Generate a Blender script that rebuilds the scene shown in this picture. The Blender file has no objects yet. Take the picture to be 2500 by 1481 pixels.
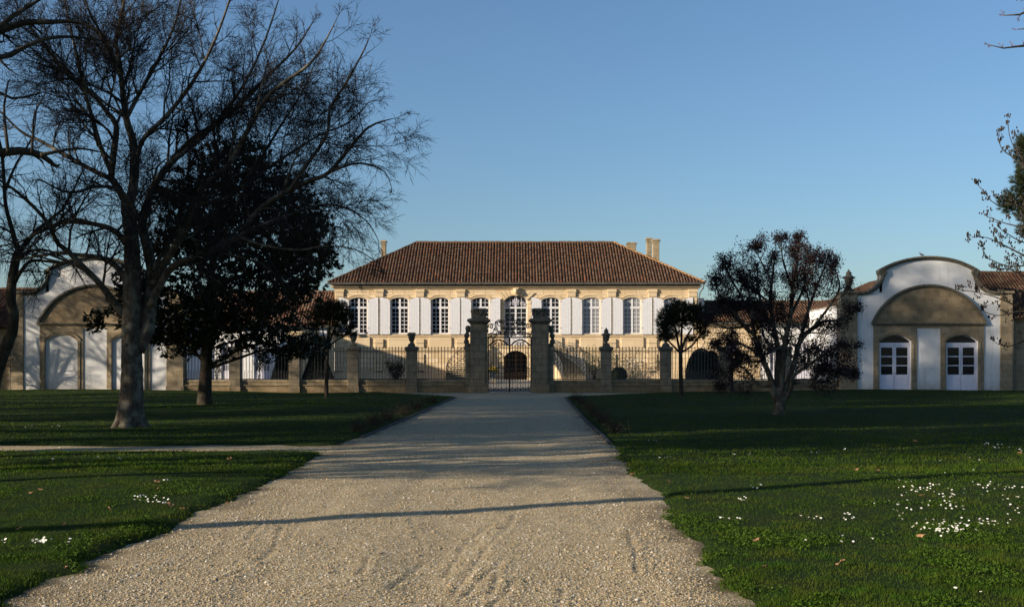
import bpy, math, random
import numpy as np
from mathutils import Vector, Quaternion
R = math.radians
C = bpy.context.scene.collection
scene = bpy.context.scene
F, HZ, HC = 2900.0, 888.0, 2.1          # focal length and horizon in photo pixels, eye height in metres

# ---------------------------------------------------------------- camera, world, sun, exposure
cam = bpy.data.cameras.new('camera'); cam_o = bpy.data.objects.new('camera', cam); C.objects.link(cam_o)
cam_o.location = (0, 0, HC); cam_o.rotation_euler = (R(90), 0, 0)
cam.sensor_width = 36; cam.lens = 36*F/2500; cam.shift_y = (HZ-740.5)/2500
cam.clip_start = .1; cam.clip_end = 6000
scene.camera = cam_o
SUN_AZ, SUN_EL = R(25), R(15.6)           # the light travels along (cos, sin) of SUN_AZ, to the right and away
sd_ = Vector((math.cos(SUN_AZ)*math.cos(SUN_EL), math.sin(SUN_AZ)*math.cos(SUN_EL), -math.sin(SUN_EL)))
sun = bpy.data.lights.new('sun', 'SUN'); sun_o = bpy.data.objects.new('sun', sun); C.objects.link(sun_o)
sun.energy = 5.0; sun.angle = R(.53); sun.color = (1, .87, .70)
sun_o.rotation_euler = sd_.to_track_quat('-Z', 'Y').to_euler(); sun_o.location = (-60, -30, 40)
world = bpy.data.worlds.new('World'); scene.world = world; world.use_nodes = True
wn = world.node_tree.nodes; wl = world.node_tree.links
sky = wn.new('ShaderNodeTexSky'); sky.sky_type = 'NISHITA'; sky.sun_disc = False
sky.sun_elevation = SUN_EL; sky.sun_rotation = math.atan2(-sd_.x, -sd_.y)
sky.air_density = 1.05; sky.dust_density = 1.0; sky.ozone_density = 4.3; sky.altitude = 50
bg = wn['Background']; bg.inputs[1].default_value = .084
wl.new(sky.outputs[0], bg.inputs[0])
scene.view_settings.view_transform = 'Standard'; scene.view_settings.look = 'None'
scene.view_settings.exposure = 0.8; scene.view_settings.gamma = 1
try:
    scene.cycles.max_bounces = 5; scene.cycles.diffuse_bounces = 3; scene.cycles.transparent_max_bounces = 4
except Exception: pass

# ---------------------------------------------------------------- helpers
def SX(px, Y): return (px-1250)/F*Y
def SZ(py, Y): return HC+(HZ-py)/F*Y
def P(px, py, Y): return Vector((SX(px, Y), Y, SZ(py, Y)))
def GY(py): return F*HC/(py-HZ)         # depth of a point of flat ground seen at row py

def wloc(o):
    v = Vector((0, 0, 0))
    while o: v += o.location; o = o.parent
    return v

class MB:
    def __init__(s): s.v = []; s.f = []; s.uv = []; s.mi = []; s.m = 0
    def add(s, vs, fs, uv=None):
        b = len(s.v); s.v += [tuple(q) for q in vs]
        for f in fs:
            s.f.append([b+i for i in f]); s.uv.append(uv); s.mi.append(s.m)
    def box(s, x0, x1, y0, y1, z0, z1):
        s.add([(x0,y0,z0),(x1,y0,z0),(x1,y1,z0),(x0,y1,z0),(x0,y0,z1),(x1,y0,z1),(x1,y1,z1),(x0,y1,z1)],
              [(0,3,2,1),(4,5,6,7),(0,1,5,4),(1,2,6,5),(2,3,7,6),(3,0,4,7)])
    def bbox(s, x0, x1, y0, y1, z0, z1, b=.02):   # box with chamfered vertical edges and top edge
        p = [(x0+b,y0),(x1-b,y0),(x1,y0+b),(x1,y1-b),(x1-b,y1),(x0+b,y1),(x0,y1-b),(x0,y0+b)]
        q = [(min(max(x,x0+b),x1-b), min(max(y,y0+b),y1-b)) for x, y in p]
        vs = [(x,y,z0) for x,y in p]+[(x,y,z1-b) for x,y in p]+[(x,y,z1) for x,y in q]
        fs = [tuple(range(7,-1,-1))]
        for k in (0, 8):
            fs += [(k+i, k+(i+1)%8, k+8+(i+1)%8, k+8+i) for i in range(8)]
        fs.append(tuple(range(16,24))); s.add(vs, fs)
    def prism(s, poly, y0, y1):          # polygon in XZ, extruded along Y
        n = len(poly)
        vs = [(x,y0,z) for x,z in poly]+[(x,y1,z) for x,z in poly]
        fs = [tuple(range(n)), tuple(range(2*n-1, n-1, -1))]+[(i, n+i, n+(i+1)%n, (i+1)%n) for i in range(n)]
        s.add(vs, fs)
    def strip(s, inner, outer, y0, y1):  # band between two XZ polylines of equal length, extruded along Y
        for i in range(len(inner)-1):
            s.prism_open([inner[i], inner[i+1], outer[i+1], outer[i]], y0, y1)
    def prism_open(s, q, y0, y1):
        vs = [(x,y0,z) for x,z in q]+[(x,y1,z) for x,z in q]
        s.add(vs, [(0,1,2,3),(7,6,5,4),(0,4,5,1),(2,6,7,3)])
    def lathe(s, prof, c, n=16, sq=False):
        vs = []; fs = []
        for r, z in prof:
            for k in range(n):
                a = 2*math.pi*(k+.5)/n
                vs.append((c[0]+r*math.cos(a), c[1]+r*math.sin(a), c[2]+z))
        for i in range(len(prof)-1):
            for k in range(n):
                fs.append((i*n+k, i*n+(k+1)%n, (i+1)*n+(k+1)%n, (i+1)*n+k))
        fs.append(tuple(range((len(prof)-1)*n, len(prof)*n))); fs.append(tuple(range(n-1,-1,-1)))
        s.add(vs, fs)
    def tube(s, pts, rad, n=6, cap=False, uv=None):
        m = len(pts)
        if not isinstance(rad, (list, tuple)): rad = [rad]*m
        b = len(s.v); V = s.v; prev = None
        for i in range(m):
            p = pts[i]
            t = (pts[min(i+1,m-1)]-pts[max(i-1,0)])
            L = t.length
            t = t/L if L > 1e-9 else Vector((0,0,1))
            if prev is None: u = t.orthogonal().normalized()
            else:
                u = prev - t*prev.dot(t)
                u = u.normalized() if u.length > 1e-6 else t.orthogonal().normalized()
            prev = u; w = t.cross(u); r = rad[i]
            for k in range(n):
                a = 6.28318530718*k/n; ca = math.cos(a)*r; sa = math.sin(a)*r
                V.append((p.x+u.x*ca+w.x*sa, p.y+u.y*ca+w.y*sa, p.z+u.z*ca+w.z*sa))
        for i in range(m-1):
            for k in range(n):
                k2 = (k+1)%n
                s.f.append((b+i*n+k, b+i*n+k2, b+(i+1)*n+k2, b+(i+1)*n+k)); s.uv.append(uv); s.mi.append(s.m)
        if cap:
            s.f.append(tuple(range(b+n-1, b-1, -1))); s.f.append(tuple(range(b+(m-1)*n, b+m*n)))
            s.uv += [uv, uv]; s.mi += [s.m, s.m]
    def blob(s, c, rx, ry, rz, n=10, m=6, jit=0, rng=random, uv=None):
        vs = []; fs = []
        for i in range(m+1):
            th = math.pi*i/m
            for k in range(n):
                a = 2*math.pi*k/n; j = 1+jit*rng.uniform(-1,1)
                vs.append((c[0]+rx*j*math.sin(th)*math.cos(a), c[1]+ry*j*math.sin(th)*math.sin(a), c[2]-rz*j*math.cos(th)))
        for i in range(m):
            for k in range(n):
                fs.append((i*n+k, i*n+(k+1)%n, (i+1)*n+(k+1)%n, (i+1)*n+k))
        s.add(vs, fs, uv)
    def build(s, name, mats, parent=None, smooth=False):
        me = bpy.data.meshes.new(name)
        o0 = wloc(parent) if parent else Vector((0,0,0))
        if o0.length: vs = [(x-o0.x, y-o0.y, z-o0.z) for x,y,z in s.v]
        else: vs = s.v
        me.from_pydata(vs, [], s.f)
        if not isinstance(mats, (list, tuple)): mats = [mats]
        for m in mats: me.materials.append(m)
        if len(mats) > 1: me.polygons.foreach_set('material_index', s.mi)
        if any(u is not None for u in s.uv):
            lay = me.uv_layers.new(name='UVMap')
            arr = []
            for f, u in zip(s.f, s.uv): arr += list(u or (0,0))*len(f)
            lay.data.foreach_set('uv', arr)
        if smooth: me.polygons.foreach_set('use_smooth', [True]*len(s.f))
        me.update()
        o = bpy.data.objects.new(name, me); C.objects.link(o)
        if parent: o.parent = parent
        return o

def thing(name, label, cat, loc=(0,0,0), group=None):
    o = bpy.data.objects.new(name, None); C.objects.link(o); o.empty_display_size = .2
    o.location = loc; return tag(o, label, cat, group)
def tag(o, label, cat, group=None, kind=None):
    o['label'] = label; o['category'] = cat
    if group: o['group'] = group
    if kind: o['kind'] = kind
    return o
def rebase(o, loc):                       # move a single-mesh thing's origin to its base
    loc = Vector(loc); o.data.transform(__import__('mathutils').Matrix.Translation(-loc)); o.location = loc; return o
def struct(o): o['kind'] = 'structure'; return o
def copy_tree(o, parent=None):
    c = o.copy(); C.objects.link(c); c.parent = parent
    for ch in list(o.children): copy_tree(ch, c)
    return c

# ---------------------------------------------------------------- materials
class NT:
    def __init__(s, name):
        s.m = bpy.data.materials.new(name); s.m.use_nodes = True
        s.t = s.m.node_tree; s.b = s.t.nodes['Principled BSDF']; s.out = s.t.nodes['Material Output']
    def n(s, typ, **kw):
        x = s.t.nodes.new(typ)
        for k, v in kw.items():
            if k.startswith('i_'): x.inputs[k[2:].replace('_', ' ')].default_value = v
            else: setattr(x, k, v)
        return x
    def l(s, a, b): s.t.links.new(a, b)
    def pos(s): return s.n('ShaderNodeNewGeometry').outputs['Position']
    def noise(s, vec, scale, detail=4, rough=.55):
        x = s.n('ShaderNodeTexNoise'); x.inputs['Scale'].default_value = scale
        x.inputs['Detail'].default_value = detail; x.inputs['Roughness'].default_value = rough
        s.l(vec, x.inputs['Vector']); return x.outputs['Fac']
    def ramp(s, fac, stops):
        x = s.n('ShaderNodeValToRGB'); e = x.color_ramp.elements
        while len(e) < len(stops): e.new(.5)
        for el, (p, c) in zip(e, stops):
            el.position = p; el.color = (c[0], c[1], c[2], 1) if isinstance(c, (tuple, list)) else (c, c, c, 1)
        s.l(fac, x.inputs[0]); return x.outputs[0]
    def mix(s, fac, a, b, mode='MIX'):
        x = s.n('ShaderNodeMix', data_type='RGBA', blend_type=mode)
        for sock, v in ((x.inputs[0], fac), (x.inputs[6], a), (x.inputs[7], b)):
            if hasattr(v, 'is_output'): s.l(v, sock)
            else: sock.default_value = v if not isinstance(v, (tuple, list)) else (v[0], v[1], v[2], 1)
        return x.outputs[2]
    def bump(s, h, strength=.5, dist=.02, prev=None):
        x = s.n('ShaderNodeBump'); x.inputs['Strength'].default_value = strength; x.inputs['Distance'].default_value = dist
        s.l(h, x.inputs['Height'])
        if prev: s.l(prev, x.inputs['Normal'])
        return x.outputs[0]
    def fin(s, col, rough=.85, spec=.25, nrm=None):
        if hasattr(col, 'is_output'): s.l(col, s.b.inputs['Base Color'])
        else: s.b.inputs['Base Color'].default_value = (col[0], col[1], col[2], 1)
        s.b.inputs['Roughness'].default_value = rough; s.b.inputs['Specular IOR Level'].default_value = spec
        if nrm: s.l(nrm, s.b.inputs['Normal'])
        return s.m

def plain(name, a, b, scale=3, rough=.85, spec=.25, bump=0, bscale=30, bdist=.01):
    t = NT(name); p = t.pos(); f = t.noise(p, scale, 5)
    c = t.ramp(f, [(.3, a), (.7, b)])
    nr = t.bump(t.noise(p, bscale, 5), bump, bdist) if bump else None
    return t.fin(c, rough, spec, nr)

def stone(name, c1, c2, stain, bw=.85, bh=.36, mortar=.012, stain_lo=.52, stain_hi=.72, mcol=None, low=None):
    t = NT(name); p = t.pos()
    sp = t.n('ShaderNodeSeparateXYZ'); t.l(p, sp.inputs[0])
    ad = t.n('ShaderNodeMath', operation='ADD'); t.l(sp.outputs[0], ad.inputs[0]); t.l(sp.outputs[1], ad.inputs[1])
    cb = t.n('ShaderNodeCombineXYZ'); t.l(ad.outputs[0], cb.inputs[0]); t.l(sp.outputs[2], cb.inputs[1])
    br = t.n('ShaderNodeTexBrick'); t.l(cb.outputs[0], br.inputs['Vector'])
    br.inputs['Scale'].default_value = 1; br.inputs['Brick Width'].default_value = bw; br.inputs['Row Height'].default_value = bh
    br.inputs['Mortar Size'].default_value = mortar; br.inputs['Mortar Smooth'].default_value = .3; br.inputs['Bias'].default_value = -.1
    br.inputs['Color1'].default_value = (*c1, 1); br.inputs['Color2'].default_value = (*c2, 1)
    m = mcol or tuple(x*.72 for x in c1); br.inputs['Mortar'].default_value = (*m, 1)
    n1 = t.noise(p, 2.3, 6, .6); n2 = t.noise(p, 14, 5)
    c = t.mix(t.ramp(n2, [(.35, .0), (.75, .35)]), br.outputs['Color'], tuple(x*.75 for x in c2))
    c = t.mix(t.ramp(n1, [(stain_lo, 0), (stain_hi, .85)]), c, stain)
    if low:   # damp, mossy foot of the wall
        r = t.n('ShaderNodeMapRange'); r.inputs[1].default_value = .75; r.inputs[2].default_value = .0
        t.l(sp.outputs[2], r.inputs[0])
        mu = t.n('ShaderNodeMath', operation='MULTIPLY'); t.l(r.outputs[0], mu.inputs[0]); t.l(n1, mu.inputs[1])
        c = t.mix(mu.outputs[0], c, low)
    h = t.bump(br.outputs['Fac'], -.35, .012); h = t.bump(n2, .35, .02, h)
    return t.fin(c, .9, .15, h)

M = {}
M['facade'] = stone('facade_limestone', (.72,.575,.385), (.55,.41,.235), (.42,.28,.135), 1.05, .44, .024, .52, .85, mcol=(.34,.24,.13))
M['trim'] = stone('trim_limestone', (.66,.52,.335), (.57,.43,.26), (.38,.28,.16), 1.4, .6, .010, .6, .9)
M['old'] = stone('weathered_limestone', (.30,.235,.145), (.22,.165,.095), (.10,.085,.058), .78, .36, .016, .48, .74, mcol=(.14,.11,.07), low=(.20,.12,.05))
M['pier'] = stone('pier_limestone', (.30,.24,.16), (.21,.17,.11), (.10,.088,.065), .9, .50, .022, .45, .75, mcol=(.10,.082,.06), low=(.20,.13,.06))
M['dark'] = plain('lichen_and_tread_shade_stone', (.075,.068,.052), (.17,.15,.11), 5, bump=.6, bscale=18, bdist=.04)  # lichened stone; on the stair treads its dark tone stands for shade
M['quoin'] = stone('quoin_limestone', (.33,.265,.175), (.25,.19,.115), (.12,.10,.075), .7, .40, .014, .5, .75, mcol=(.19,.145,.085))
M['tymp'] = stone('tympanum_limestone', (.29,.22,.135), (.21,.155,.09), (.11,.09,.06), 1.1, .5, .010, .46, .74, mcol=(.21,.15,.08))
def _render():
    t = NT('white_render'); p = t.pos()
    n = t.noise(p, 1.1, 5); n2 = t.noise(p, 40, 3)
    c = t.ramp(n, [(.3, (.60,.585,.565)), (.7, (.72,.71,.69))])
    mp = t.n('ShaderNodeMapping'); mp.inputs['Scale'].default_value = (2.2, 2.2, .22); t.l(p, mp.inputs[0])
    c = t.mix(t.ramp(t.noise(mp.outputs[0], 1.6, 6, .6), [(.55, 0), (.8, .55)]), c, (.36,.345,.32))     # rain streaks
    sp = t.n('ShaderNodeSeparateXYZ'); t.l(p, sp.inputs[0]); r = t.n('ShaderNodeMapRange'); r.inputs[1].default_value = 1.0; r.inputs[2].default_value = .1; t.l(sp.outputs[2], r.inputs[0])
    mu = t.n('ShaderNodeMath', operation='MULTIPLY'); t.l(r.outputs[0], mu.inputs[0]); t.l(t.noise(p, 3.3, 5), mu.inputs[1]); c = t.mix(mu.outputs[0], c, (.25,.22,.17))
    return t.fin(c, .9, .15, t.bump(n2, .15, .01))
M['render'] = _render()
def _white():
    t = NT('white_paint'); p = t.pos(); n = t.noise(p, 9, 5); n2 = t.noise(p, 45, 3)
    c = t.ramp(n, [(.3, (.57,.56,.565)), (.7, (.66,.65,.65))])
    c = t.mix(t.ramp(n2, [(.70, 0), (.78, .35)]), c, (.45,.43,.40))
    return t.fin(c, .55, .3)
M['white'] = _white()
M['doorwhite'] = plain('lilac_white_paint', (.66,.64,.72), (.74,.72,.80), 4, .5, .3)
M['brown'] = plain('brown_door_paint', (.16,.095,.045), (.22,.135,.07), 6, .5, .3)
M['iron'] = plain('wrought_iron', (.012,.013,.016), (.030,.031,.035), 25, .5, .4)
M['ironpale'] = plain('pale_railing_paint', (.05,.055,.062), (.09,.095,.10), 25, .5, .4)
M['zinc'] = plain('zinc_gutter', (.075,.075,.068), (.13,.13,.115), 3, .75, .2)
def _glass(name, col, rough=.06):
    t = NT(name); p = t.pos(); n = t.noise(p, .8, 3)
    return t.fin(col, rough, .28, t.bump(n, .25, .03))
M['glass'] = _glass('dark_window_glass', (.010,.011,.014))
M['glass2'] = _glass('curtained_window_glass', (.23,.23,.235), .12)
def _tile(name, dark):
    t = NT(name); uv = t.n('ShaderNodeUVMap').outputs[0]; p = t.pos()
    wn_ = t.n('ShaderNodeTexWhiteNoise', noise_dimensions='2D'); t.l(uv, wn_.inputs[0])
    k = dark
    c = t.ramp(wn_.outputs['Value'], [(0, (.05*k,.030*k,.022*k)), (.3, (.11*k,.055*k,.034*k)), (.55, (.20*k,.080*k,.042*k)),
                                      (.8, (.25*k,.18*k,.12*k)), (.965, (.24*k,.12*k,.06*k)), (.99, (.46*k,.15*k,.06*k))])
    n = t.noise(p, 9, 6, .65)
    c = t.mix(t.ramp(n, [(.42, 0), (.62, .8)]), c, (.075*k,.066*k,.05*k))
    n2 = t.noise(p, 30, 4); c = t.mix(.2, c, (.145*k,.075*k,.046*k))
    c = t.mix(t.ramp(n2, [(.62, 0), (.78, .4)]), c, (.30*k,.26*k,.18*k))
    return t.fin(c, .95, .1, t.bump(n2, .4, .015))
M['tile'] = _tile('canal_tiles', .80); M['tile2'] = _tile('dark_canal_tiles', .62); M['tile3'] = _tile('bright_canal_tiles', 1.45)  # same tile colours at three brightnesses, the brightest on the left wing
M['ridge'] = plain('lichen_ridge_tiles', (.20,.10,.045), (.36,.20,.07), 4, bump=.5, bscale=20)
M['chimney'] = stone('chimney_stone', (.34,.27,.17), (.28,.21,.12), (.12,.11,.085), .6, .3, .01, .45, .7)
def _bark(name, a, b, lich, scale=1.0):
    t = NT(name); p = t.pos()
    mp = t.n('ShaderNodeMapping'); mp.inputs['Scale'].default_value = (1, 1, .35); t.l(p, mp.inputs[0])
    n = t.noise(mp.outputs[0], 9*scale, 6, .65); n2 = t.noise(p, 3.2*scale, 5, .6); n3 = t.noise(p, 26*scale, 4)
    c = t.ramp(n, [(.3, a), (.7, b)])
    c = t.mix(t.ramp(n2, [(.48, 0), (.64, .7)]), c, lich)
    h = t.bump(n, .8, .05); h = t.bump(n3, .4, .012, h)
    return t.fin(c, .95, .1, h)
M['bark'] = _bark('grey_lichened_bark', (.035,.028,.021), (.12,.10,.075), (.20,.19,.145))
M['bark2'] = _bark('brown_bark', (.022,.017,.012), (.065,.050,.036), (.09,.083,.055))
M['twig'] = plain('bare_twigs', (.012,.010,.008), (.030,.024,.018), 3)
M['redtwig'] = plain('reddish_twigs', (.10,.045,.035), (.17,.08,.06), 3)
def _leaf(name, cols, rough=.5, spec=.4, trans=0.0, patch=None):
    t = NT(name); uv = t.n('ShaderNodeUVMap').outputs[0]
    w = t.n('ShaderNodeTexWhiteNoise', noise_dimensions='2D'); t.l(uv, w.inputs[0])
    k = len(cols)-1
    c = t.ramp(w.outputs['Value'], [(i/k, x) for i, x in enumerate(cols)])
    if patch:
        p = t.pos(); c = t.mix(t.ramp(t.noise(p, .8, 5, .6), [(.45, 0), (.62, .75)]), c, patch[0]); c = t.mix(t.ramp(t.noise(p, 2.6, 4, .6), [(.50, 0), (.64, .8)]), c, patch[1])
    t.fin(c, rough, spec)
    if trans:
        tr = t.n('ShaderNodeBsdfTranslucent'); t.l(c, tr.inputs[0])
        mx = t.n('ShaderNodeMixShader'); mx.inputs[0].default_value = trans
        t.l(t.b.outputs[0], mx.inputs[1]); t.l(tr.outputs[0], mx.inputs[2]); t.l(mx.outputs[0], t.out.inputs[0])
    return t.m
M['magnolia'] = _leaf('magnolia_leaves', [(.006,.010,.004), (.014,.020,.006), (.026,.033,.009), (.045,.040,.014)], .5, .2)
M['purple'] = _leaf('purple_leaves', [(.010,.005,.006), (.018,.008,.008), (.032,.012,.012)], .55, .3)
M['needle'] = _leaf('pine_needles', [(.010,.016,.006), (.020,.029,.009), (.034,.042,.014)], .6, .2)
M['yew'] = _leaf('yew_leaves', [(.008,.013,.006), (.016,.026,.010), (.026,.038,.014)], .6, .25)
M['shrub'] = _leaf('shrub_leaves', [(.03,.045,.012), (.05,.07,.02), (.08,.08,.03)], .6, .25)
M['dry'] = _leaf('dry_stems', [(.045,.035,.02), (.07,.055,.03), (.05,.055,.025)], .8, .1)
M['pod'] = plain('seed_pods', (.025,.020,.017), (.05,.04,.03), 9)
M['blade'] = _leaf('grass_blades', [(.019,.046,.003), (.034,.070,.005), (.050,.088,.007), (.090,.110,.016)], .75, .08, .3, ((.088,.105,.013), (.034,.096,.007)))
M['clover'] = _leaf('clover_leaves', [(.024,.056,.004), (.042,.082,.007), (.070,.110,.011)], .65, .1, .25)
M['leafdry'] = plain('dead_leaf', (.22,.11,.05), (.36,.20,.10), 12)
M['petal'] = plain('daisy_petals', (.75,.75,.74), (.82,.82,.81), 50, .7)
M['yellow'] = plain('yellow_petals', (.62,.42,.03), (.80,.58,.05), 50, .7)
M['urnblue'] = plain('cast_iron_urn', (.10,.13,.14), (.20,.24,.25), 9, .5, .4)
M['bird'] = plain('pigeon_feathers', (.07,.07,.08), (.14,.14,.16), 12)
M['edging'] = plain('dark_edging', (.03,.03,.03), (.06,.058,.052), 8)
def _lawn():
    t = NT('lawn_turf'); p = t.pos()
    n = t.noise(p, .55, 5, .6); n2 = t.noise(p, 7, 5, .6); n3 = t.noise(p, 60, 4, .7)
    c = t.ramp(n, [(.3, (.014,.030,.006)), (.5, (.022,.042,.007)), (.7, (.040,.050,.011))])
    c = t.mix(t.ramp(n2, [(.4, 0), (.7, .7)]), c, (.034,.054,.010))
    c = t.mix(t.ramp(n3, [(.35, .75), (.55, 0)]), c, (.008,.014,.004))
    h = t.bump(n3, 1, .04); h = t.bump(n2, .6, .06, h)
    return t.fin(c, .95, .08, h)
M['lawn'] = _lawn()
def _gravel():
    t = NT('gravel'); p = t.pos()
    v = t.n('ShaderNodeTexVoronoi'); v.inputs['Scale'].default_value = 52; t.l(p, v.inputs['Vector'])
    v2 = t.n('ShaderNodeTexVoronoi'); v2.inputs['Scale'].default_value = 75; t.l(p, v2.inputs['Vector'])
    wv = t.n('ShaderNodeTexWhiteNoise', noise_dimensions='3D'); t.l(v.outputs['Color'], wv.inputs[0])
    peb = t.ramp(wv.outputs['Value'], [(0, (.13,.095,.048)), (.35, (.35,.275,.15)), (.7, (.48,.39,.235)), (.86, (.43,.26,.11)), (.95, (.74,.69,.55))])
    n = t.noise(p, .9, 5, .6); n4 = t.noise(p, 110, 3, .7)
    mp = t.n('ShaderNodeMapping'); mp.inputs['Scale'].default_value = (1.6, .10, 1); t.l(p, mp.inputs[0])
    n5 = t.noise(mp.outputs[0], 2.0, 5, .6)            # wheel tracks: streaks along the drive with fine sand
    sand = t.ramp(n4, [(.35, (.27,.205,.11)), (.65, (.41,.32,.185))])
    f = t.mix(.6, t.ramp(n, [(.30, .35), (.52, 1)]), t.ramp(n5, [(.36, .3), (.52, 1)]))
    c = t.mix(f, sand, peb)
    n6 = t.noise(p, 2.7, 5, .6)
    c = t.mix(t.ramp(n6, [(.56, 0), (.75, .55)]), c, (.20,.14,.07))
    c = t.mix(t.ramp(t.noise(p, 5.5, 4, .6), [(.66, 0), (.76, .6)]), c, (.12,.125,.035))     # small mossy spots
    at = t.n('ShaderNodeAttribute', attribute_name='edge'); c = t.mix(at.outputs['Fac'], c, (.085,.060,.033))
    h1 = t.bump(v.outputs['Distance'], -1, .04); h2 = t.bump(v2.outputs['Distance'], -.7, .012, h1); h3 = t.bump(n4, .5, .008, h2)
    return t.fin(c, .9, .2, h3)
M['gravel'] = _gravel()
M['pebble'] = _leaf('loose_pebbles', [(.15,.11,.055), (.31,.24,.13), (.41,.325,.18), (.48,.40,.25), (.38,.22,.09), (.74,.70,.59)], .75, .3)
M['court'] = plain('pale_court_sand', (.50,.42,.30), (.64,.55,.41), 3, bump=.6, bscale=40, bdist=.02)
M['soil'] = plain('dark_earth', (.03,.024,.016), (.07,.055,.035), 5, bump=.8, bscale=25, bdist=.05)

# ---------------------------------------------------------------- terrain
def interp(y, Y, X): return np.interp(y, Y, X)
YL = [8,10.4,11.6,13.3,14.85,17.1,19.3,23.1,27.2,28.2,33.8,50,73.4,80]; XL = [-4.3,-4.37,-4.45,-4.48,-4.4,-4.36,-4.25,-4.26,-4.35,-4.5,-4.2,-3.9,-3.54,-3.5]
YR_ = [8,10.3,13.9,15.1,17.9,20.3,23.1,26.8,29.7,34.6,41.4,73.4,80]; XR_ = [1.85,1.92,2.05,2.05,2.10,2.22,2.23,2.36,2.5,2.6,2.64,3.3,3.35]
_H = np.random.RandomState(99).uniform(-1, 1, (256, 256))
def vnoise(x, y):                         # smooth lattice noise, -1..1
    xi = np.floor(x).astype(int); yi = np.floor(y).astype(int); u = x-xi; v = y-yi; u = u*u*(3-2*u); v = v*v*(3-2*v)
    h = lambda a, b: _H[a % 256, b % 256]
    return (h(xi, yi)*(1-u)+h(xi+1, yi)*u)*(1-v)+(h(xi, yi+1)*(1-u)+h(xi+1, yi+1)*u)*v
def wob(x, y): return .10*vnoise(x*.7, y*.5)+.09*vnoise(x*2.3+7, y*1.9)+.07*vnoise(x*5.1, y*4.7+3)+.06*vnoise(x*11, y*9)
def outside(x, y):                        # metres outside the gravel (negative on it)
    x = np.asarray(x, float); y = np.asarray(y, float)
    d1 = np.minimum(x-interp(y, YL, XL), interp(y, YR_, XR_)-x)
    d1 = np.where(y > 79, -9, d1)
    c = .25*np.sin(x*.13)
    d2 = np.minimum(y-(28.4+c), 30.7+c-y); d2 = np.where(x > 0, -9, d2)
    d3 = (y-(75.2+np.where(x < 0, np.maximum(0, -x-3.3)*1.9, np.maximum(0, x-3.3)*1.5)))*.5
    return -(np.maximum(np.maximum(d1, d2), d3)) + wob(x, y)*np.where(y < 35, 1, .4)
def lawn_z(x, y):
    sd = outside(x, y)
    s = np.clip((sd+.2)/.55, 0, 1); s = s*s*(3-2*s)
    und = .5*np.sin(.23*x+.17*y)+.5*np.sin(.11*x-.31*y+1.3)+.35*np.sin(.52*x+.41*y+2.1)+.2*np.sin(.9*y-.6*x)
    far = np.clip((np.abs(x)-16)/10, 0, 1)*np.clip((y-60)/20, 0, 1)*.14
    return -.07+s*.13+und*.055*np.clip(sd/2.5, 0, 1)+far
def gravel_z(x, y):
    g = .016*vnoise(x*1.3, y*.35)+.006*vnoise(x*4.1+9, y*1.3)+.003*vnoise(x*9, y*6)
    return g+ruts(x, y)
RUTS = [[(1000,1262),(1012,1290),(1033,1338)],[(1258,1254),(1238,1290),(1192,1330),(1165,1372),(1120,1430),(1085,1481)],[(1190,1285),(1135,1325),(1108,1370),(1085,1410)],[(1225,1370),(1180,1410),(1150,1440),(1105,1481)],
        [(690,1282),(672,1330),(655,1355),(590,1395),(520,1425)],[(1040,1370),(1000,1400),(950,1437)],[(920,1340),(898,1370),(880,1405)],[(1250,1420),(1235,1450),(1195,1481)],[(1530,1290),(1548,1340),(1555,1400)],[(1215,1380),(1210,1430),(1200,1450)],[(640,1275),(610,1310),(585,1345)],[(1375,1440),(1365,1481)]]
RUTS = [[(SX(a, GY(b)), GY(b)) for a, b in r] for r in RUTS]
def ruts(x, y):
    z = np.zeros_like(np.asarray(x, float))
    for r in RUTS:
        d2 = np.full_like(z, 9.)
        for (x0, y0), (x1, y1) in zip(r[:-1], r[1:]):
            L = (x1-x0)**2+(y1-y0)**2; t = np.clip(((x-x0)*(x1-x0)+(y-y0)*(y1-y0))/L, 0, 1)
            d2 = np.minimum(d2, (x-x0-t*(x1-x0))**2+(y-y0-t*(y1-y0))**2)
        d = np.sqrt(d2)+.02*vnoise(x*3, y*3); z = z-.011*np.exp(-(d/.03)**2)+.007*np.exp(-((d-.065)/.035)**2)
    return z
def court_z(y): 
    t = np.clip((np.asarray(y, float)-88)/14, 0, 1); return .73*t*t*(3-2*t)

def grid(name, xs, ys, zf, mat, keep=None):
    XX, YY = np.meshgrid(xs, ys); ZZ = zf(XX, YY)
    nx, ny = len(xs), len(ys)
    vs = np.stack([XX.ravel(), YY.ravel(), ZZ.ravel()], 1)
    i, j = np.meshgrid(np.arange(nx-1), np.arange(ny-1)); a = (j*nx+i).ravel()
    q = np.stack([a, a+1, a+nx+1, a+nx], 1)
    if keep is not None:
        k = keep(XX, YY).ravel(); q = q[k[q].any(1)]
    me = bpy.data.meshes.new(name)
    me.vertices.add(len(vs)); me.vertices.foreach_set('co', vs.ravel())
    me.loops.add(q.size); me.loops.foreach_set('vertex_index', q.ravel().astype(np.int32))
    me.polygons.add(len(q)); me.polygons.foreach_set('loop_start', np.arange(0, q.size, 4, dtype=np.int32))
    me.polygons.foreach_set('use_smooth', np.ones(len(q), bool))
    me.materials.append(mat); me.update(calc_edges=True); me.validate()
    o = bpy.data.objects.new(name, me); C.objects.link(o); return struct(o)
xs = np.unique(np.round(np.concatenate([np.arange(-140, -12, 1.0), np.arange(-12, 11, .12), np.arange(11, 141, 1.0)]), 3))
ys = np.unique(np.round(np.concatenate([np.arange(-80, 8, 2.0), np.arange(8, 36, .14), np.arange(36, 87.2, .45)]), 3))
grid('lawn', xs, ys, lawn_z, M['lawn'])
gx = np.unique(np.round(np.concatenate([np.arange(-60, -6, .6), np.arange(-6, 4, .06), np.arange(4, 20, .5)]), 3))
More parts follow.
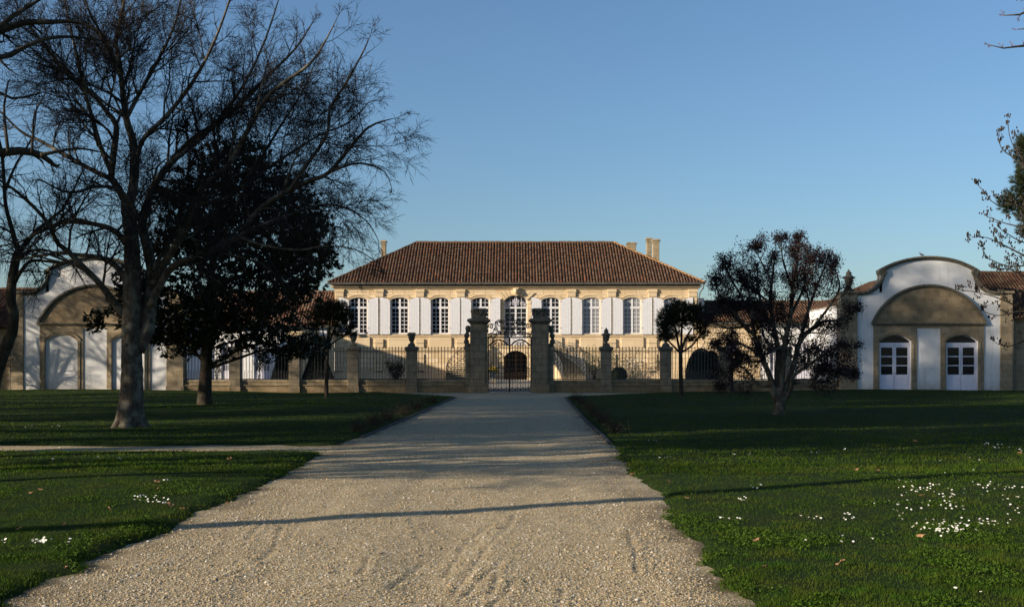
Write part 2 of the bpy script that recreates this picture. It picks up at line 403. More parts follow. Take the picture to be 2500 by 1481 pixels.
gy = np.unique(np.round(np.concatenate([np.arange(-30, 8, 1.0), np.arange(8, 24, .09), np.arange(24, 36, .14), np.arange(36, 88.1, .5)]), 3))
grid('gravel_drive', gx, gy, gravel_z, M['gravel'], lambda x, y: outside(x, y) < .7)
_gm = bpy.data.objects['gravel_drive'].data; _co = np.empty(len(_gm.vertices)*3); _gm.vertices.foreach_get('co', _co); _co = _co.reshape(-1, 3)
_e = np.clip(1+(outside(_co[:,0], _co[:,1])-.05)/.9, 0, 1)**1.3*np.clip(.55+1.1*vnoise(_co[:,0]*2.7, _co[:,1]*1.9), 0, 1)*.85
_at = _gm.attributes.new('edge', 'FLOAT', 'POINT'); _at.data.foreach_set('value', _e.astype(np.float32))
cx_ = np.arange(-26, 26.1, 1.0); cy_ = np.arange(87.9, 112, .8)
grid('courtyard', cx_, cy_, lambda x, y: court_z(y)-.03+.012*np.sin(x+y), M['court'])
b = MB(); b.add([(-3000,-1500,-.35),(3000,-1500,-.35),(3000,5000,-.35),(-3000,5000,-.35)], [(0,1,2,3)]); struct(b.build('ground', M['lawn']))
def courtlawn(x0, x1, y0, y1):
    grid('courtyard_lawn', np.linspace(x0, x1, 12), np.linspace(y0, y1, 8), lambda x, y: court_z(y)+.05, M['lawn'])
courtlawn(7.2, 16, 97.5, 105.6); courtlawn(-15.8, -7.2, 97.5, 105.6)

# ---------------------------------------------------------------- architecture helpers
def arc(xc, w, zs, rise, n=10):           # from left to right
    if rise <= 0: return [(xc-w/2, zs), (xc+w/2, zs)]
    r = (w*w/4+rise*rise)/(2*rise); a = math.asin(min(1, w/2/r)); out = []
    if rise > w/2: a = math.pi-a
    for i in range(n+1):
        t = -a+2*a*i/n; out.append((xc+r*math.sin(t), zs+rise-r+r*math.cos(t)))
    return out
def wall_open(mb, x0, x1, z0, z1, ops, y0, y1):
    cur = x0
    for (xc, w, zb, zs, rise) in sorted(ops):
        xl, xr = xc-w/2, xc+w/2
        if xl > cur+1e-4: mb.box(cur, xl, y0, y1, z0, z1)
        if zb > z0+1e-4: mb.box(xl, xr, y0, y1, z0, zb)
        A = arc(xc, w, zs, rise)
        for (a, b_) in zip(A[:-1], A[1:]):
            mb.prism_open([a, b_, (b_[0], z1), (a[0], z1)], y0, y1)
        cur = xr
    if x1 > cur+1e-4: mb.box(cur, x1, y0, y1, z0, z1)
def tile_slope(mb, e0, e1, D, in0, in1, pitch=.23, row=.36, rng=None, base=0):
    """canal tiles on a slope: eave e0-e1, D from eave to ridge, in0/in1 how far the hips cut in along the eave"""
    rng = rng or random.Random(3)
    U = e1-e0; L = U.length; U = U/L; H = D.length; V = D/H; N = U.cross(V).normalized()
    if N.z < 0: N = -N
    q = [e0, e1, e1-U*in1+D, e0+U*in0+D]
    mb.add([x-N*.09 for x in q], [(0,1,2,3)], (.5, .5))
    nc = int(L/pitch); pitch = L/nc; r = pitch*.46
    ang = [R(12), R(50), R(90), R(130), R(168)]
    for c in range(nc):
        u = (c+.5)*pitch
        vm = H
        if in0 > 0 and u < in0: vm = min(vm, H*u/in0)
        if in1 > 0 and L-u < in1: vm = min(vm, H*(L-u)/in1)
        i = 0; jx = rng.uniform(-.012, .012)
        while i*row < vm-.05:
            v0 = i*row-.03; v1 = min((i+1)*row, vm)
            lift = .022+rng.uniform(0, .014); jj = jx+rng.uniform(-.008, .008)
            vs = []
            for (vv, up, rr) in ((v0, lift, r), (v1, 0, r*.88)):
                o = e0+U*(u+jj)+V*vv+N*up
                for a in ang: vs.append(o+U*(math.cos(a)*rr)+N*(math.sin(a)*rr))
            fs = [(k, k+1, k+6, k+5) for k in range(4)]
            if i == 0: fs.append((0,1,2,3,4))
            mb.add(vs, fs, (base+c+.37, i+.21)); i += 1
def ridge(mb, a, b_, r=.13, rng=None):
    rng = rng or random.Random(5); n = max(2, int((b_-a).length/.4)); 
    for i in range(n):
        p = a.lerp(b_, i/n); q = a.lerp(b_, (i+1.06)/n); j = Vector((rng.uniform(-.015,.015), 0, rng.uniform(-.015,.02)))
        mb.tube([p+j, q+j], [r*1.06, r*.92], 8, True)
def window_frame(mb, xc, w, zb, zs, rise, y, jamb=.125, cols=2, mull=.17, ztr=None, trans=.20, rows_lo=6, rows_hi=2, bar=.042, d=.07, sub=2):
    """white casement frame, cut to an arched opening; y is its front plane"""
    xl, xr = xc-w/2, xc+w/2
    top = lambda x: np.interp(x, [p[0] for p in arc(xc, w, zs, rise, 16)], [p[1] for p in arc(xc, w, zs, rise, 16)])
    mb.box(xl, xl+jamb, y, y+d, zb, zs); mb.box(xr-jamb, xr, y, y+d, zb, zs)
    mb.box(xl+jamb, xr-jamb, y+.003, y+d, zb, zb+jamb)
    A = arc(xc, w, zs, rise, 12); B_ = arc(xc, w-2*jamb, zs-.01, max(0, rise-.06), 12) if rise > 0 else [(xl+jamb, zs-jamb), (xr-jamb, zs-jamb)]
    if rise <= 0: A = [(xl+jamb, zs), (xr-jamb, zs)]
    for i in range(len(A)-1): mb.prism_open([B_[i], B_[i+1], A[i+1], A[i]], y+.002, y+d)
    zt = float(top(xc))-.05
    if ztr: mb.box(xl+jamb, xr-jamb, y-.02, y+d, ztr-trans/2, ztr+trans/2)
    if cols == 2: mb.box(xc-mull/2, xc+mull/2, y-.012, y+d, zb+jamb, zt)
    halves = [(xl+jamb, xc-mull/2), (xc+mull/2, xr-jamb)] if cols == 2 else [(xl+jamb, xr-jamb)]
    for (a, b_) in halves:
        for k in range(1, sub):
            x = a+(b_-a)*k/sub; mb.box(x-bar/2, x+bar/2, y+.014, y+d-.01, zb+jamb, float(top(x))-.06)
        lo, hi = zb+jamb, (ztr-trans/2 if ztr else zt)
        for k in range(1, rows_lo):
            z = lo+(hi-lo)*k/rows_lo; hb = bar*(1.5 if rows_lo == 6 and k % 2 == 0 else 1)
            mb.box(a, b_, y+.02, y+d-.014, z-hb/2, z+hb/2)
        if ztr and rows_hi:
            lo = ztr+trans/2
            for k in range(1, rows_hi):
                z = lo+(zs+rise*.45-lo)*k/rows_hi; mb.box(a, b_, y+.02, y+d-.014, z-bar/2, z+bar/2)
def pane_sheet(mb, xc, w, zb, zs, rise, y):
    A = arc(xc, w-.02, zs-.01, max(0, rise-.01), 12)
    mb.prism([(xc-w/2+.01, zb+.01)]+A+[(xc+w/2-.01, zb+.01)][::1], y, y+.012)

# ---------------------------------------------------------------- the manor house
YH = 107.4; hx = lambda px: SX(px, YH); hz = lambda py: SZ(py, YH)
house = thing('manor_house', 'sunlit pale stone manor house with hipped tile roof and white shutters', 'manor house', (0, YH, .7))
XA, XB = hx(817), hx(1703); ZT = hz(702); ZB = .55
WINS = [(876,'d'),(976,'d'),(1075,'d'),(1173.5,'d'),(1345,'d'),(1444,'c'),(1543.5,'c'),(1643,'c')]
WW, WZB, WZS, WR = 1.66, hz(815), hz(731), .2
DOOR = (hx(1259), 2.08, hz(843), hz(733), .50); LOW = (hx(1259), 2.04, .70, hz(868), .5)
mb = MB()
wall_open(mb, XA, XB, hz(852), ZT, [(hx(p), WW, WZB, WZS, WR) for p,_ in WINS]+[DOOR], YH, YH+.55)
wall_open(mb, XA, XB, ZB, hz(852), [LOW], YH, YH+.55)
mb.box(XA, XA+.5, YH+.55, YH+13.6, ZB, ZT); mb.box(XB-.5, XB, YH+.55, YH+13.6, ZB, ZT); mb.box(XA+.5, XB-.5, YH+13.1, YH+13.6, ZB, ZT)
mb.box(XA+.5, XB-.5, YH+1.4, YH+1.5, ZB, ZT)     # inner partition: the rooms behind the glass are dark
mb.build('wall', M['facade'], house)
tr = MB()
# cornice, frieze line, string courses, plinth
tr.box(XA-.10, XB+.10, YH-.10, YH, hz(706), hz(703.2)); tr.box(XA-.22, XB+.22, YH-.22, YH, hz(703.2), hz(700.5)); tr.box(XA-.36, XB+.36, YH-.36, YH+.1, hz(700.5), hz(697.6))
tr.box(XA-.03, XB+.03, YH-.035, YH, hz(712), hz(710.6))
def split_course(y0, z0, z1, cut):
    tr.box(XA-.06, cut[0], YH-y0, YH, z0, z1); tr.box(cut[1], XB+.06, YH-y0, YH, z0, z1)
dc = (hx(1226), hx(1292))
split_course(.10, hz(820.5), hz(816.3), dc); split_course(.06, hz(822), hz(820.5), dc)
split_course(.12, hz(853.5), hz(849.5), dc); split_course(.07, hz(857.5), hz(853.5), dc)
split_course(.10, ZB, hz(905), (hx(1200), hx(1318)))
for p,_ in WINS:                           # moulded surrounds, label mouldings and aprons
    x = hx(p)
    for s in (-1, 1): tr.box(*sorted((x+s*WW/2, x+s*(WW/2+.13))), YH-.05, YH, WZB, WZS)
    A = arc(x, WW, WZS, WR, 12); B_ = arc(x, WW+.26, WZS, WR+.13, 12)
    tr.strip(A, B_, YH-.05, YH)
    A = arc(x, WW+.36, WZS+.05, WR+.14, 12); B_ = arc(x, WW+.52, WZS+.05, WR+.24, 12); tr.strip(A, B_, YH-.09, YH)
    for s in (-1, 1): tr.box(*sorted((x+s*(WW/2+.26), x+s*(WW/2+.75))), YH-.06, YH, WZS+.16, WZS+.22)
    tr.box(x-WW/2-.2, x+WW/2+.2, YH-.13, YH, WZB-.10, WZB)
    tr.bbox(x-1.02, x+1.02, YH-.13, YH, hz(849), hz(823), .02)
for p in (829, 925.8, 1025, 1124.5, 1395, 1493.5, 1593, 1691):   # rusticated pilasters
    x = hx(p); z = hz(849)
    while z < hz(714)-.1:
        h = min(.40, hz(714)-z)
        if not (hz(822.5) < z+h and z < hz(816)): tr.bbox(x-.385, x+.385, YH-.15, YH, z+.02, z+h-.012, .018)
        z += .42
    tr.box(x-.42, x+.42, YH-.19, YH, hz(713), hz(706.5))
    z = ZB+.8
    while z < hz(857.5)-.3:
        tr.bbox(x-.385, x+.385, YH-.10, YH, z+.012, z+.39, .018); z += .42
for s in (-1, 1):                          # quoined jambs of the middle bay
    for k in range(13):
        w = .42 if k % 2 else .30; x = hx(1259)+s*1.08; z = hz(840)+k*.36
        if z+.36 < hz(731): tr.bbox(*sorted((x, x+s*w)), YH-.09, YH, z+.012, z+.348, .015)
xd = hx(1259)
for k in range(9):                         # radiating voussoirs
    if k == 4: continue
    t = (k-4)/4.5; a0 = t-.1; a1 = t+.1
    A = arc(xd, DOOR[1], DOOR[3], DOOR[4], 90); f = lambda q: A[int(min(90, max(0, (q+1)/2*90)))]
    p0, p1 = f(a0), f(a1)
    o0 = (xd+a0*1.75, DOOR[3]+.95-.28*a0*a0); o1 = (xd+a1*1.75, DOOR[3]+.95-.28*a1*a1)
    tr.prism([p0, p1, o1, o0], YH-.10, YH)
tr.build('stone_trim', M['trim'], house)
kb = MB(); kz = DOOR[3]+DOOR[4]
kb.prism([(xd-.17, kz-.08), (xd+.17, kz-.08), (xd+.26, kz+.62), (xd-.26, kz+.62)], YH-.38, YH)
kb.blob((xd, YH-.42, kz+.30), .17, .16, .25, 10, 8, .06, random.Random(1)); kb.blob((xd, YH-.56, kz+.27), .045, .07, .07)
for s in (-1, 1): kb.blob((xd+s*.15, YH-.36, kz+.40), .09, .12, .15, 8, 6, .1, random.Random(2)); kb.blob((xd+s*.07, YH-.53, kz+.35), .03, .03, .022)
kb.build('keystone', M['trim'], house)
# windows and shutters
for p, kind in WINS:
    x = hx(p); fm = MB()
    window_frame(fm, x, WW, WZB, WZS, WR, YH+.12, ztr=hz(750.5))
    w = fm.build('window', M['white'], house)
    g = MB(); pane_sheet(g, x, WW, WZB, WZS, WR, YH+.155); g.build('pane', M['glass2' if kind == 'c' else 'glass'], w)
def shutter(x0, x1, hinge, side=None):     # hinge = -1: hung on its left edge
    s = MB(); z0 = WZB-.03; y0, y1 = YH-.22, YH-.165
    zt = WZS+WR; n = 8; top = []
    for i in range(n+1):
        t = i/n; e = t if hinge < 0 else 1-t
        top.append((x0+(x1-x0)*t, zt-.02-.26*(1-e)**2))
    s.prism([(x0, z0)]+[(x1, z0)]+top[::-1], y0, y1)
    s.box(x0+.01, x1-.01, y0-.012, y0, z0+.05, z0+.11); s.box(x0+.01, x1-.01, y0-.012, y0, z0+.19, z0+.22)
    for k in range(1, 4): s.box(x0+(x1-x0)*k/4-.006, x0+(x1-x0)*k/4+.006, y0-.007, y0, z0+.24, zt-.34)
    xe = x1 if hinge < 0 else x0
    s.box(xe-.035 if hinge < 0 else xe, xe if hinge < 0 else xe+.035, y0-.010, y0, z0+.24, zt-.3)
    o = s.build('shutter', M['white'], house)
    h = MB(); hx_ = x0+.03 if hinge < 0 else x1-.03
    for z in (z0+.55, zt-.42):
        h = MB(); h.box(hx_-.05, hx_+.05, y0-.022, y0-.002, z, z+.05); h.build('hinge', M['zinc'], o)
SW = .91
for p,_ in WINS:
    x = hx(p)
    for s in (-1, 1):
        a = x+s*(WW/2+.03); b_ = a+s*SW
        if p == 1173.5 and s > 0: a += .02
        shutter(min(a, b_), max(a, b_), -s if s < 0 else -1) if s > 0 else shutter(min(a, b_), max(a, b_), 1)
s = MB(); s.box(XB+.06, XB+.72, YH+.7, YH+.76, WZB, WZS+.18); s.build('shutter', M['white'], house)   # shutter of the side wall, standing open
# main door with iron fanlight, lower door
fm = MB(); window_frame(fm, DOOR[0], DOOR[1], DOOR[2], DOOR[3], DOOR[4], YH+.2, jamb=.10, ztr=hz(750.5), trans=.15, mull=.16, rows_lo=8, sub=2)
fm.box(DOOR[0]-.94, DOOR[0]+.94, YH+.19, YH+.27, DOOR[2]+.1, hz(813)); 
for s in (-1, 1): fm.bbox(DOOR[0]+s*.5-.32, DOOR[0]+s*.5+.32, YH+.17, YH+.19, DOOR[2]+.28, hz(817), .02)
dd = fm.build('front_door', M['white'], house)
g = MB(); pane_sheet(g, DOOR[0], DOOR[1], DOOR[2], DOOR[3], DOOR[4], YH+.245); g.build('pane', M['glass'], dd)
def spiral(c, r0, turns, start, ccw=1, n=16, plane='xz'):
    out = []
    for i in range(n+1):
        t = i/n; a = start+ccw*turns*2*math.pi*t; r = r0*(1-.85*t)
        out.append(Vector((c[0]+r*math.cos(a), c[1], c[2]+r*math.sin(a))))
    return out
ir = MB(); zc = hz(741)
for s in (-1, 1):
    ir.tube(spiral((xd+s*.18, YH+.14, zc), .16, 1.4, R(90), s), .018, 5); ir.tube(spiral((xd+s*.18, YH+.14, zc+.28), .13, 1.4, R(270), s), .018, 5)
    ir.tube(spiral((xd+s*.62, YH+.14, zc+.06), .26, 1.5, R(180 if s < 0 else 0), -s), .018, 5); ir.tube(spiral((xd+s*.85, YH+.14, zc-.12), .12, 1.4, R(90), s), .016, 5)
    ir.tube([Vector((xd+s*.06, YH+.14, zc-.25)), Vector((xd+s*.05, YH+.14, zc+.1)), Vector((xd+s*.1, YH+.14, zc+.55))], .02, 5)
ir.build('fanlight_ironwork', M['doorwhite'], dd)
lb = MB(); window_frame(lb, LOW[0], LOW[1], LOW[2], LOW[3], LOW[4], YH+.3, jamb=.1, mull=.14, rows_lo=6, sub=2, bar=.04)
lb.box(LOW[0]-.9, LOW[0]+.9, YH+.29, YH+.37, LOW[2]+.1, LOW[2]+.7)
ld = lb.build('cellar_door', M['brown'], house); g = MB(); pane_sheet(g, *LOW, YH+.345); g.build('pane', M['glass'], ld)
# roof
YE = YH-.58; ZE = SZ(690.5, YE); YRG = YE+7.4; ZRG = SZ(593, YRG)
EX0, EX1 = SX(800, YE), SX(1721, YE); RX0, RX1 = SX(1016, YRG), SX(1499, YRG)
YBk = YE+14.8
rb = MB()
tile_slope(rb, Vector((EX0, YE, ZE)), Vector((EX1, YE, ZE)), Vector((0, 7.4, ZRG-ZE)), RX0-EX0, EX1-RX1, .27)
rb.add([(EX0,YE,ZE),(RX0,YRG,ZRG),(EX0,YBk,ZE)], [(0,1,2)], (3.5, 7.2)); rb.add([(EX1,YE,ZE),(EX1,YBk,ZE),(RX1,YRG,ZRG)], [(0,1,2)], (4.5, 2.2))
rb.add([(EX0,YBk,ZE),(RX0,YRG,ZRG),(RX1,YRG,ZRG),(EX1,YBk,ZE)], [(0,1,2,3)], (9.5, 2.2))
rb.add([(EX0+.05,YE+.05,ZE-.06),(EX1-.05,YE+.05,ZE-.06),(EX1-.05,YBk,ZE-.06),(EX0+.05,YBk,ZE-.06)], [(0,1,2,3)], (1.5, 1.5))
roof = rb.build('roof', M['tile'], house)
rg = MB(); up = Vector((0, 0, .05))
ridge(rg, Vector((RX0, YRG, ZRG))+up, Vector((RX1, YRG, ZRG))+up); ridge(rg, Vector((EX0, YE, ZE))+up, Vector((RX0, YRG, ZRG))+up, .11)
rg.build('ridge_tiles', M['tile'], roof)
rg = MB(); ridge(rg, Vector((EX1, YE, ZE))+up, Vector((RX1, YRG, ZRG))+up, .12, random.Random(9)); rg.build('ridge_tiles', M['ridge'], roof)
def chimney(px0, px1, pytop, Y, zb, dp=.6):
    c = MB(); x0, x1 = SX(px0, Y), SX(px1, Y); zt = SZ(pytop, Y)
    c.bbox(x0+.05, x1-.05, Y, Y+dp, zb, zt-.42, .03); c.bbox(x0+.02, x1-.02, Y-.04, Y+dp+.04, zt-.42, zt-.32, .02); c.bbox(x0+.06, x1-.06, Y, Y+dp, zt-.32, zt-.2, .02)
    c.bbox(x0-.05, x1+.05, Y-.07, Y+dp+.07, zt-.2, zt-.05, .04); c.bbox(x0+.02, x1-.02, Y, Y+dp, zt-.05, zt, .02)
    return c.build('chimney', M['chimney'], roof)
chimney(929, 943, 586, 112.5, 10.3); chimney(1530.5, 1554, 591, 119, 10.5, .9); chimney(1578, 1592, 580, 113, 10.2, .7); chimney(1592.6, 1611, 583, 111.2, 10.0, .7)
gt = MB()
n = 40; prof = [(-.085, .0), (-.085, -.10), (-.03, -.15), (.04, -.13), (.06, 0)]
for i in range(len(prof)-1):
    (ya, za), (yb, zb_) = prof[i], prof[i+1]
    gt.add([(EX0-.02, YE+ya-.02, ZE+za+.01), (EX1+.02, YE+ya-.02, ZE+za+.01), (EX1+.02, YE+yb-.02, ZE+zb_+.01), (EX0-.02, YE+yb-.02, ZE+zb_+.01)], [(0,1,2,3)])
gt.tube([Vector((EX0-.02, YE-.11, ZE+.01)), Vector((EX1+.02, YE-.11, ZE+.01))], .016, 5)
k = 1.1
while EX0+k < EX1: gt.box(EX0+k, EX0+k+.03, YE-.125, YE-.10, ZE-.11, ZE+.02); k += 1.15
gt.box(EX0+.2, EX1-.2, YE+.06, YH-.1, ZE-.09, ZE-.065)
gt.build('gutter', M['zinc'], house)
dp = MB(); dp.tube([Vector((EX1-.12, YE-.03, ZE-.12)), Vector((EX1-.12, YE, ZE-.38)), Vector((XB+.22, YH-.05, ZE-.85)), Vector((XB+.12, YH-.09, ZE-1.2)), Vector((XB+.12, YH-.09, 4)), Vector((XB+.12, YH-.09, .8))], .055, 8)
for z in (8, 6, 4, 2.2): dp.box(XB+.045, XB+.195, YH-.16, YH-.02, z, z+.05)
dp.build('downpipe', M['zinc'], house)

# ---------------------------------------------------------------- double staircase and its landing
st = thing('staircase', 'double curved stone staircase with scrolled iron railings before the manor door', 'staircase', (xd, YH-2, .7))
LZ = hz(844.5); YF = YH-1.7
lm = MB(); wall_open(lm, xd-2.2, xd+2.2, .5, LZ-.16, [(xd, 2.04, .5, hz(870), .52)], YF, YF+.5)
for s in (-1, 1): lm.box(*sorted((xd+s*2.2, xd+s*1.9)), YF+.5, YH-.13, .5, LZ-.16)
A = arc(xd, 2.04, hz(870), .52, 12); B_ = arc(xd, 2.44, hz(870), .70, 12); lm.strip(A, B_, YF-.04, YF)
lm.build('landing_wall', M['facade'], st)
lm = MB(); lm.box(xd-2.3, xd+2.3, YF-.1, YH-.125, LZ-.16, LZ-.02); lm.box(xd-2.34, xd+2.34, YF-.14, YH-.14, LZ-.02, LZ+.02); lm.build('landing', M['trim'], st)
def stair_path(s, t):                      # t 0 at the foot, 1 at the landing
    a = t*math.pi/2
    return Vector((xd+s*(2.1+2.85*math.cos(a)), YF-4.3+5.15*math.sin(a), 0)), Vector((-s*2.85*math.sin(a), 5.15*math.cos(a), 0)).normalized()
NS = 18; RISE = (LZ-.72)/NS
for s in (-1, 1):
    fl = MB(); tds = MB()
    for i in range(NS):
        p0, d0 = stair_path(s, i/NS); p1, d1 = stair_path(s, (i+1)/NS)
        n0 = Vector((d0.y, -d0.x, 0)); n1 = Vector((d1.y, -d1.x, 0)); z1 = .72+RISE*(i+1); zlow = .45
        q = [p0-n0*1.05, p0+n0*1.05, p1+n1*1.05, p1-n1*1.05]
        vs = [(v.x, v.y, zlow) for v in q]+[(v.x, v.y, z1-.065) for v in q]
        fl.add(vs, [(3,2,1,0),(4,5,6,7),(0,1,5,4),(1,2,6,5),(2,3,7,6),(3,0,4,7)])
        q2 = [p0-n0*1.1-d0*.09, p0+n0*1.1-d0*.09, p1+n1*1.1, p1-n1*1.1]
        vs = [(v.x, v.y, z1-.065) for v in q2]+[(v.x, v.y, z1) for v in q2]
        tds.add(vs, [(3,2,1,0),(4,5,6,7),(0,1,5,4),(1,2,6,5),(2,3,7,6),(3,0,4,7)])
    fl.build('stair_flight', M['trim'], st); tds.build('stair_treads', M['dark'], st)  # treads coloured dark to paint in the shade stripes under the nosings
    for e in (-1, 1):
        rl = MB(); rail = []; low = []
        for i in range(37):
            p, d = stair_path(s, i/36); nn = Vector((d.y, -d.x, 0)); z = .72+RISE*NS*i/36
            rail.append(Vector((p.x+nn.x*1.0*e, p.y+nn.y*1.0*e, z+1.12))); low.append(Vector((p.x+nn.x*1.0*e, p.y+nn.y*1.0*e, z+.2)))
        rl.tube(rail, .03, 6); rl.tube(low, .018, 5)
        for i in range(0, 37, 3):
            rl.tube([low[i]-Vector((0,0,.16)), rail[i]], .02, 4)
            if i+3 < 37:
                a, b_ = low[i+1], rail[i+1]; c = low[i+2]
                ax = (c-a); ax.z = 0; ax.normalize(); m = (low[i+1]+rail[i+1]+low[i+2]+rail[i+2])/4
                for (q, rr, sg, st_) in ((m+Vector((0,0,.2)), .17, 1, 0), (m-Vector((0,0,.2)), .17, -1, math.pi)):
                    pts = []
                    for k in range(13):
                        t = k/12; an = st_+sg*t*2.8*math.pi; r = rr*(1-.8*t)
                        pts.append(q+ax*(r*math.cos(an))+Vector((0,0,r*math.sin(an))))
                    rl.tube(pts, .019, 4)
        rl.build('railing', M['ironpale' if s > 0 else 'iron'], st)
rl = MB(); 
rl.tube([Vector((xd-2.1, YF, LZ+1.08)), Vector((xd+2.1, YF, LZ+1.08))], .03, 6); rl.tube([Vector((xd-2.1, YF, LZ+.12)), Vector((xd+2.1, YF, LZ+.12))], .018, 5)
for i in range(15):
    x = xd-2.1+i*.3; rl.tube([Vector((x, YF, LZ)), Vector((x, YF, LZ+1.08))], .014, 4)
    if i < 14: rl.tube(spiral((x+.15, YF, LZ+.75), .13, 1.3, R(200), 1), .011, 4); rl.tube(spiral((x+.15, YF, LZ+.4), .13, 1.3, R(20), 1), .011, 4)
rl.build('railing', M['ironpale'], st)

# ---------------------------------------------------------------- court wings either side of the manor
def wing(s, label):
    Yw = YH-.35; xi = XA-.05 if s < 0 else XB+.05; xo = -29.5 if s < 0 else 30.0; xm = SX(700 if s < 0 else 1856, Yw)
    w = thing('court_wing', label, 'wing building', ((xi+xo)/2, Yw, .6))
    ze = SZ(795 if s < 0 else 786, Yw-.5); Yr = Yw+5; zr = SZ(713 if s < 0 else 737, Yr)
    x0, x1 = sorted((xi, xo)); wz = lambda py: SZ(py, Yw)
    a, b_ = sorted((xm, xi)); m1 = MB()
    ops = [(SX(757 if s < 0 else 1787, Yw), 1.15, wz(866), wz(842), .28)]
    wall_open(m1, a, b_, .5, ze-.05, ops, Yw, Yw+.5)
    m1.box(a, b_, Yw-.06, Yw, wz(812), wz(808)); m1.box(a, b_, Yw-.08, Yw, .5, 1.2)
    for k in range(12): m1.bbox(*sorted((xi-s*0, xi+s*(.35 if k % 2 else .5))), Yw-.05, Yw, 1.2+k*.34, 1.2+k*.34+.32, .012)
    m1.build('stone_wall', M['facade'], w)
    c, d = sorted((xm, xo)); m2 = MB(); dl = [SX(q, Yw) for q in ((478, 560, 640) if s < 0 else (1900, 1960, 2020))]
    wall_open(m2, c, d, .5, ze-.05, [(x, 1.5, .55, wz(842), .3) for x in dl], Yw+.02, Yw+.5); m2.build('rendered_wall', M['render'], w)
    for x in dl:
        f = MB(); window_frame(f, x, 1.5, .56, wz(842), .3, Yw+.15, rows_lo=5, sub=2, jamb=.1, ztr=None); f.box(x-.65, x+.65, Yw+.14, Yw+.2, .66, 1.5)
        o = f.build('glazed_door', M['doorwhite'], w); g = MB(); pane_sheet(g, x, 1.5, .56, wz(842), .3, Yw+.19); g.build('pane', M['glass2'], o)
    for (x, ww, zb, zs, r) in ops:
        f = MB(); window_frame(f, x, ww, zb, zs, r, Yw+.12, rows_lo=3, sub=2, jamb=.08); o = f.build('window', M['white'], w)
        g = MB(); pane_sheet(g, x, ww, zb, zs, r, Yw+.16); g.build('pane', M['glass'], o)
    back = MB(); back.box(x0, x1, Yw+9.5, Yw+9.9, .5, ze); back.build('rear_wall', M['render'], w)
    rb = MB(); tile_slope(rb, Vector((x0, Yw-.5, ze)), Vector((x1, Yw-.5, ze)), Vector((0, 5.5, zr-ze)), 0, 0, .25, .38, random.Random(21+s))
    rb.add([(x0,Yr,zr),(x1,Yr,zr),(x1,Yw+10.3,ze),(x0,Yw+10.3,ze)], [(0,1,2,3)], (2.5,3.5)); 
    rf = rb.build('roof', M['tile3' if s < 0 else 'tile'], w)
    rr = MB(); ridge(rr, Vector((x0, Yr, zr+.04)), Vector((x1, Yr, zr+.04))); rr.build('ridge_tiles', M['tile'], rf)
    gg = MB(); gg.box(x0, x1, Yw-.6, Yw-.5, ze-.12, ze-.02); gg.box(x0, x1, Yw-.5, Yw, ze-.14, ze-.06); gg.build('gutter', M['zinc'], w)
    if s < 0:   # pale shutters glimpsed beside the manor, and a pipe
        for px in (789, 866): 
            q = MB(); q.bbox(SX(px-9, Yw), SX(px+9, Yw), Yw-.12, Yw-.07, wz(818), wz(800), .01); q.build('shutter', M['white'], w)
wing(-1, 'low court wing with sunlit red tiles left of the manor house'); wing(1, 'low court wing behind the purple tree, right of the manor house')

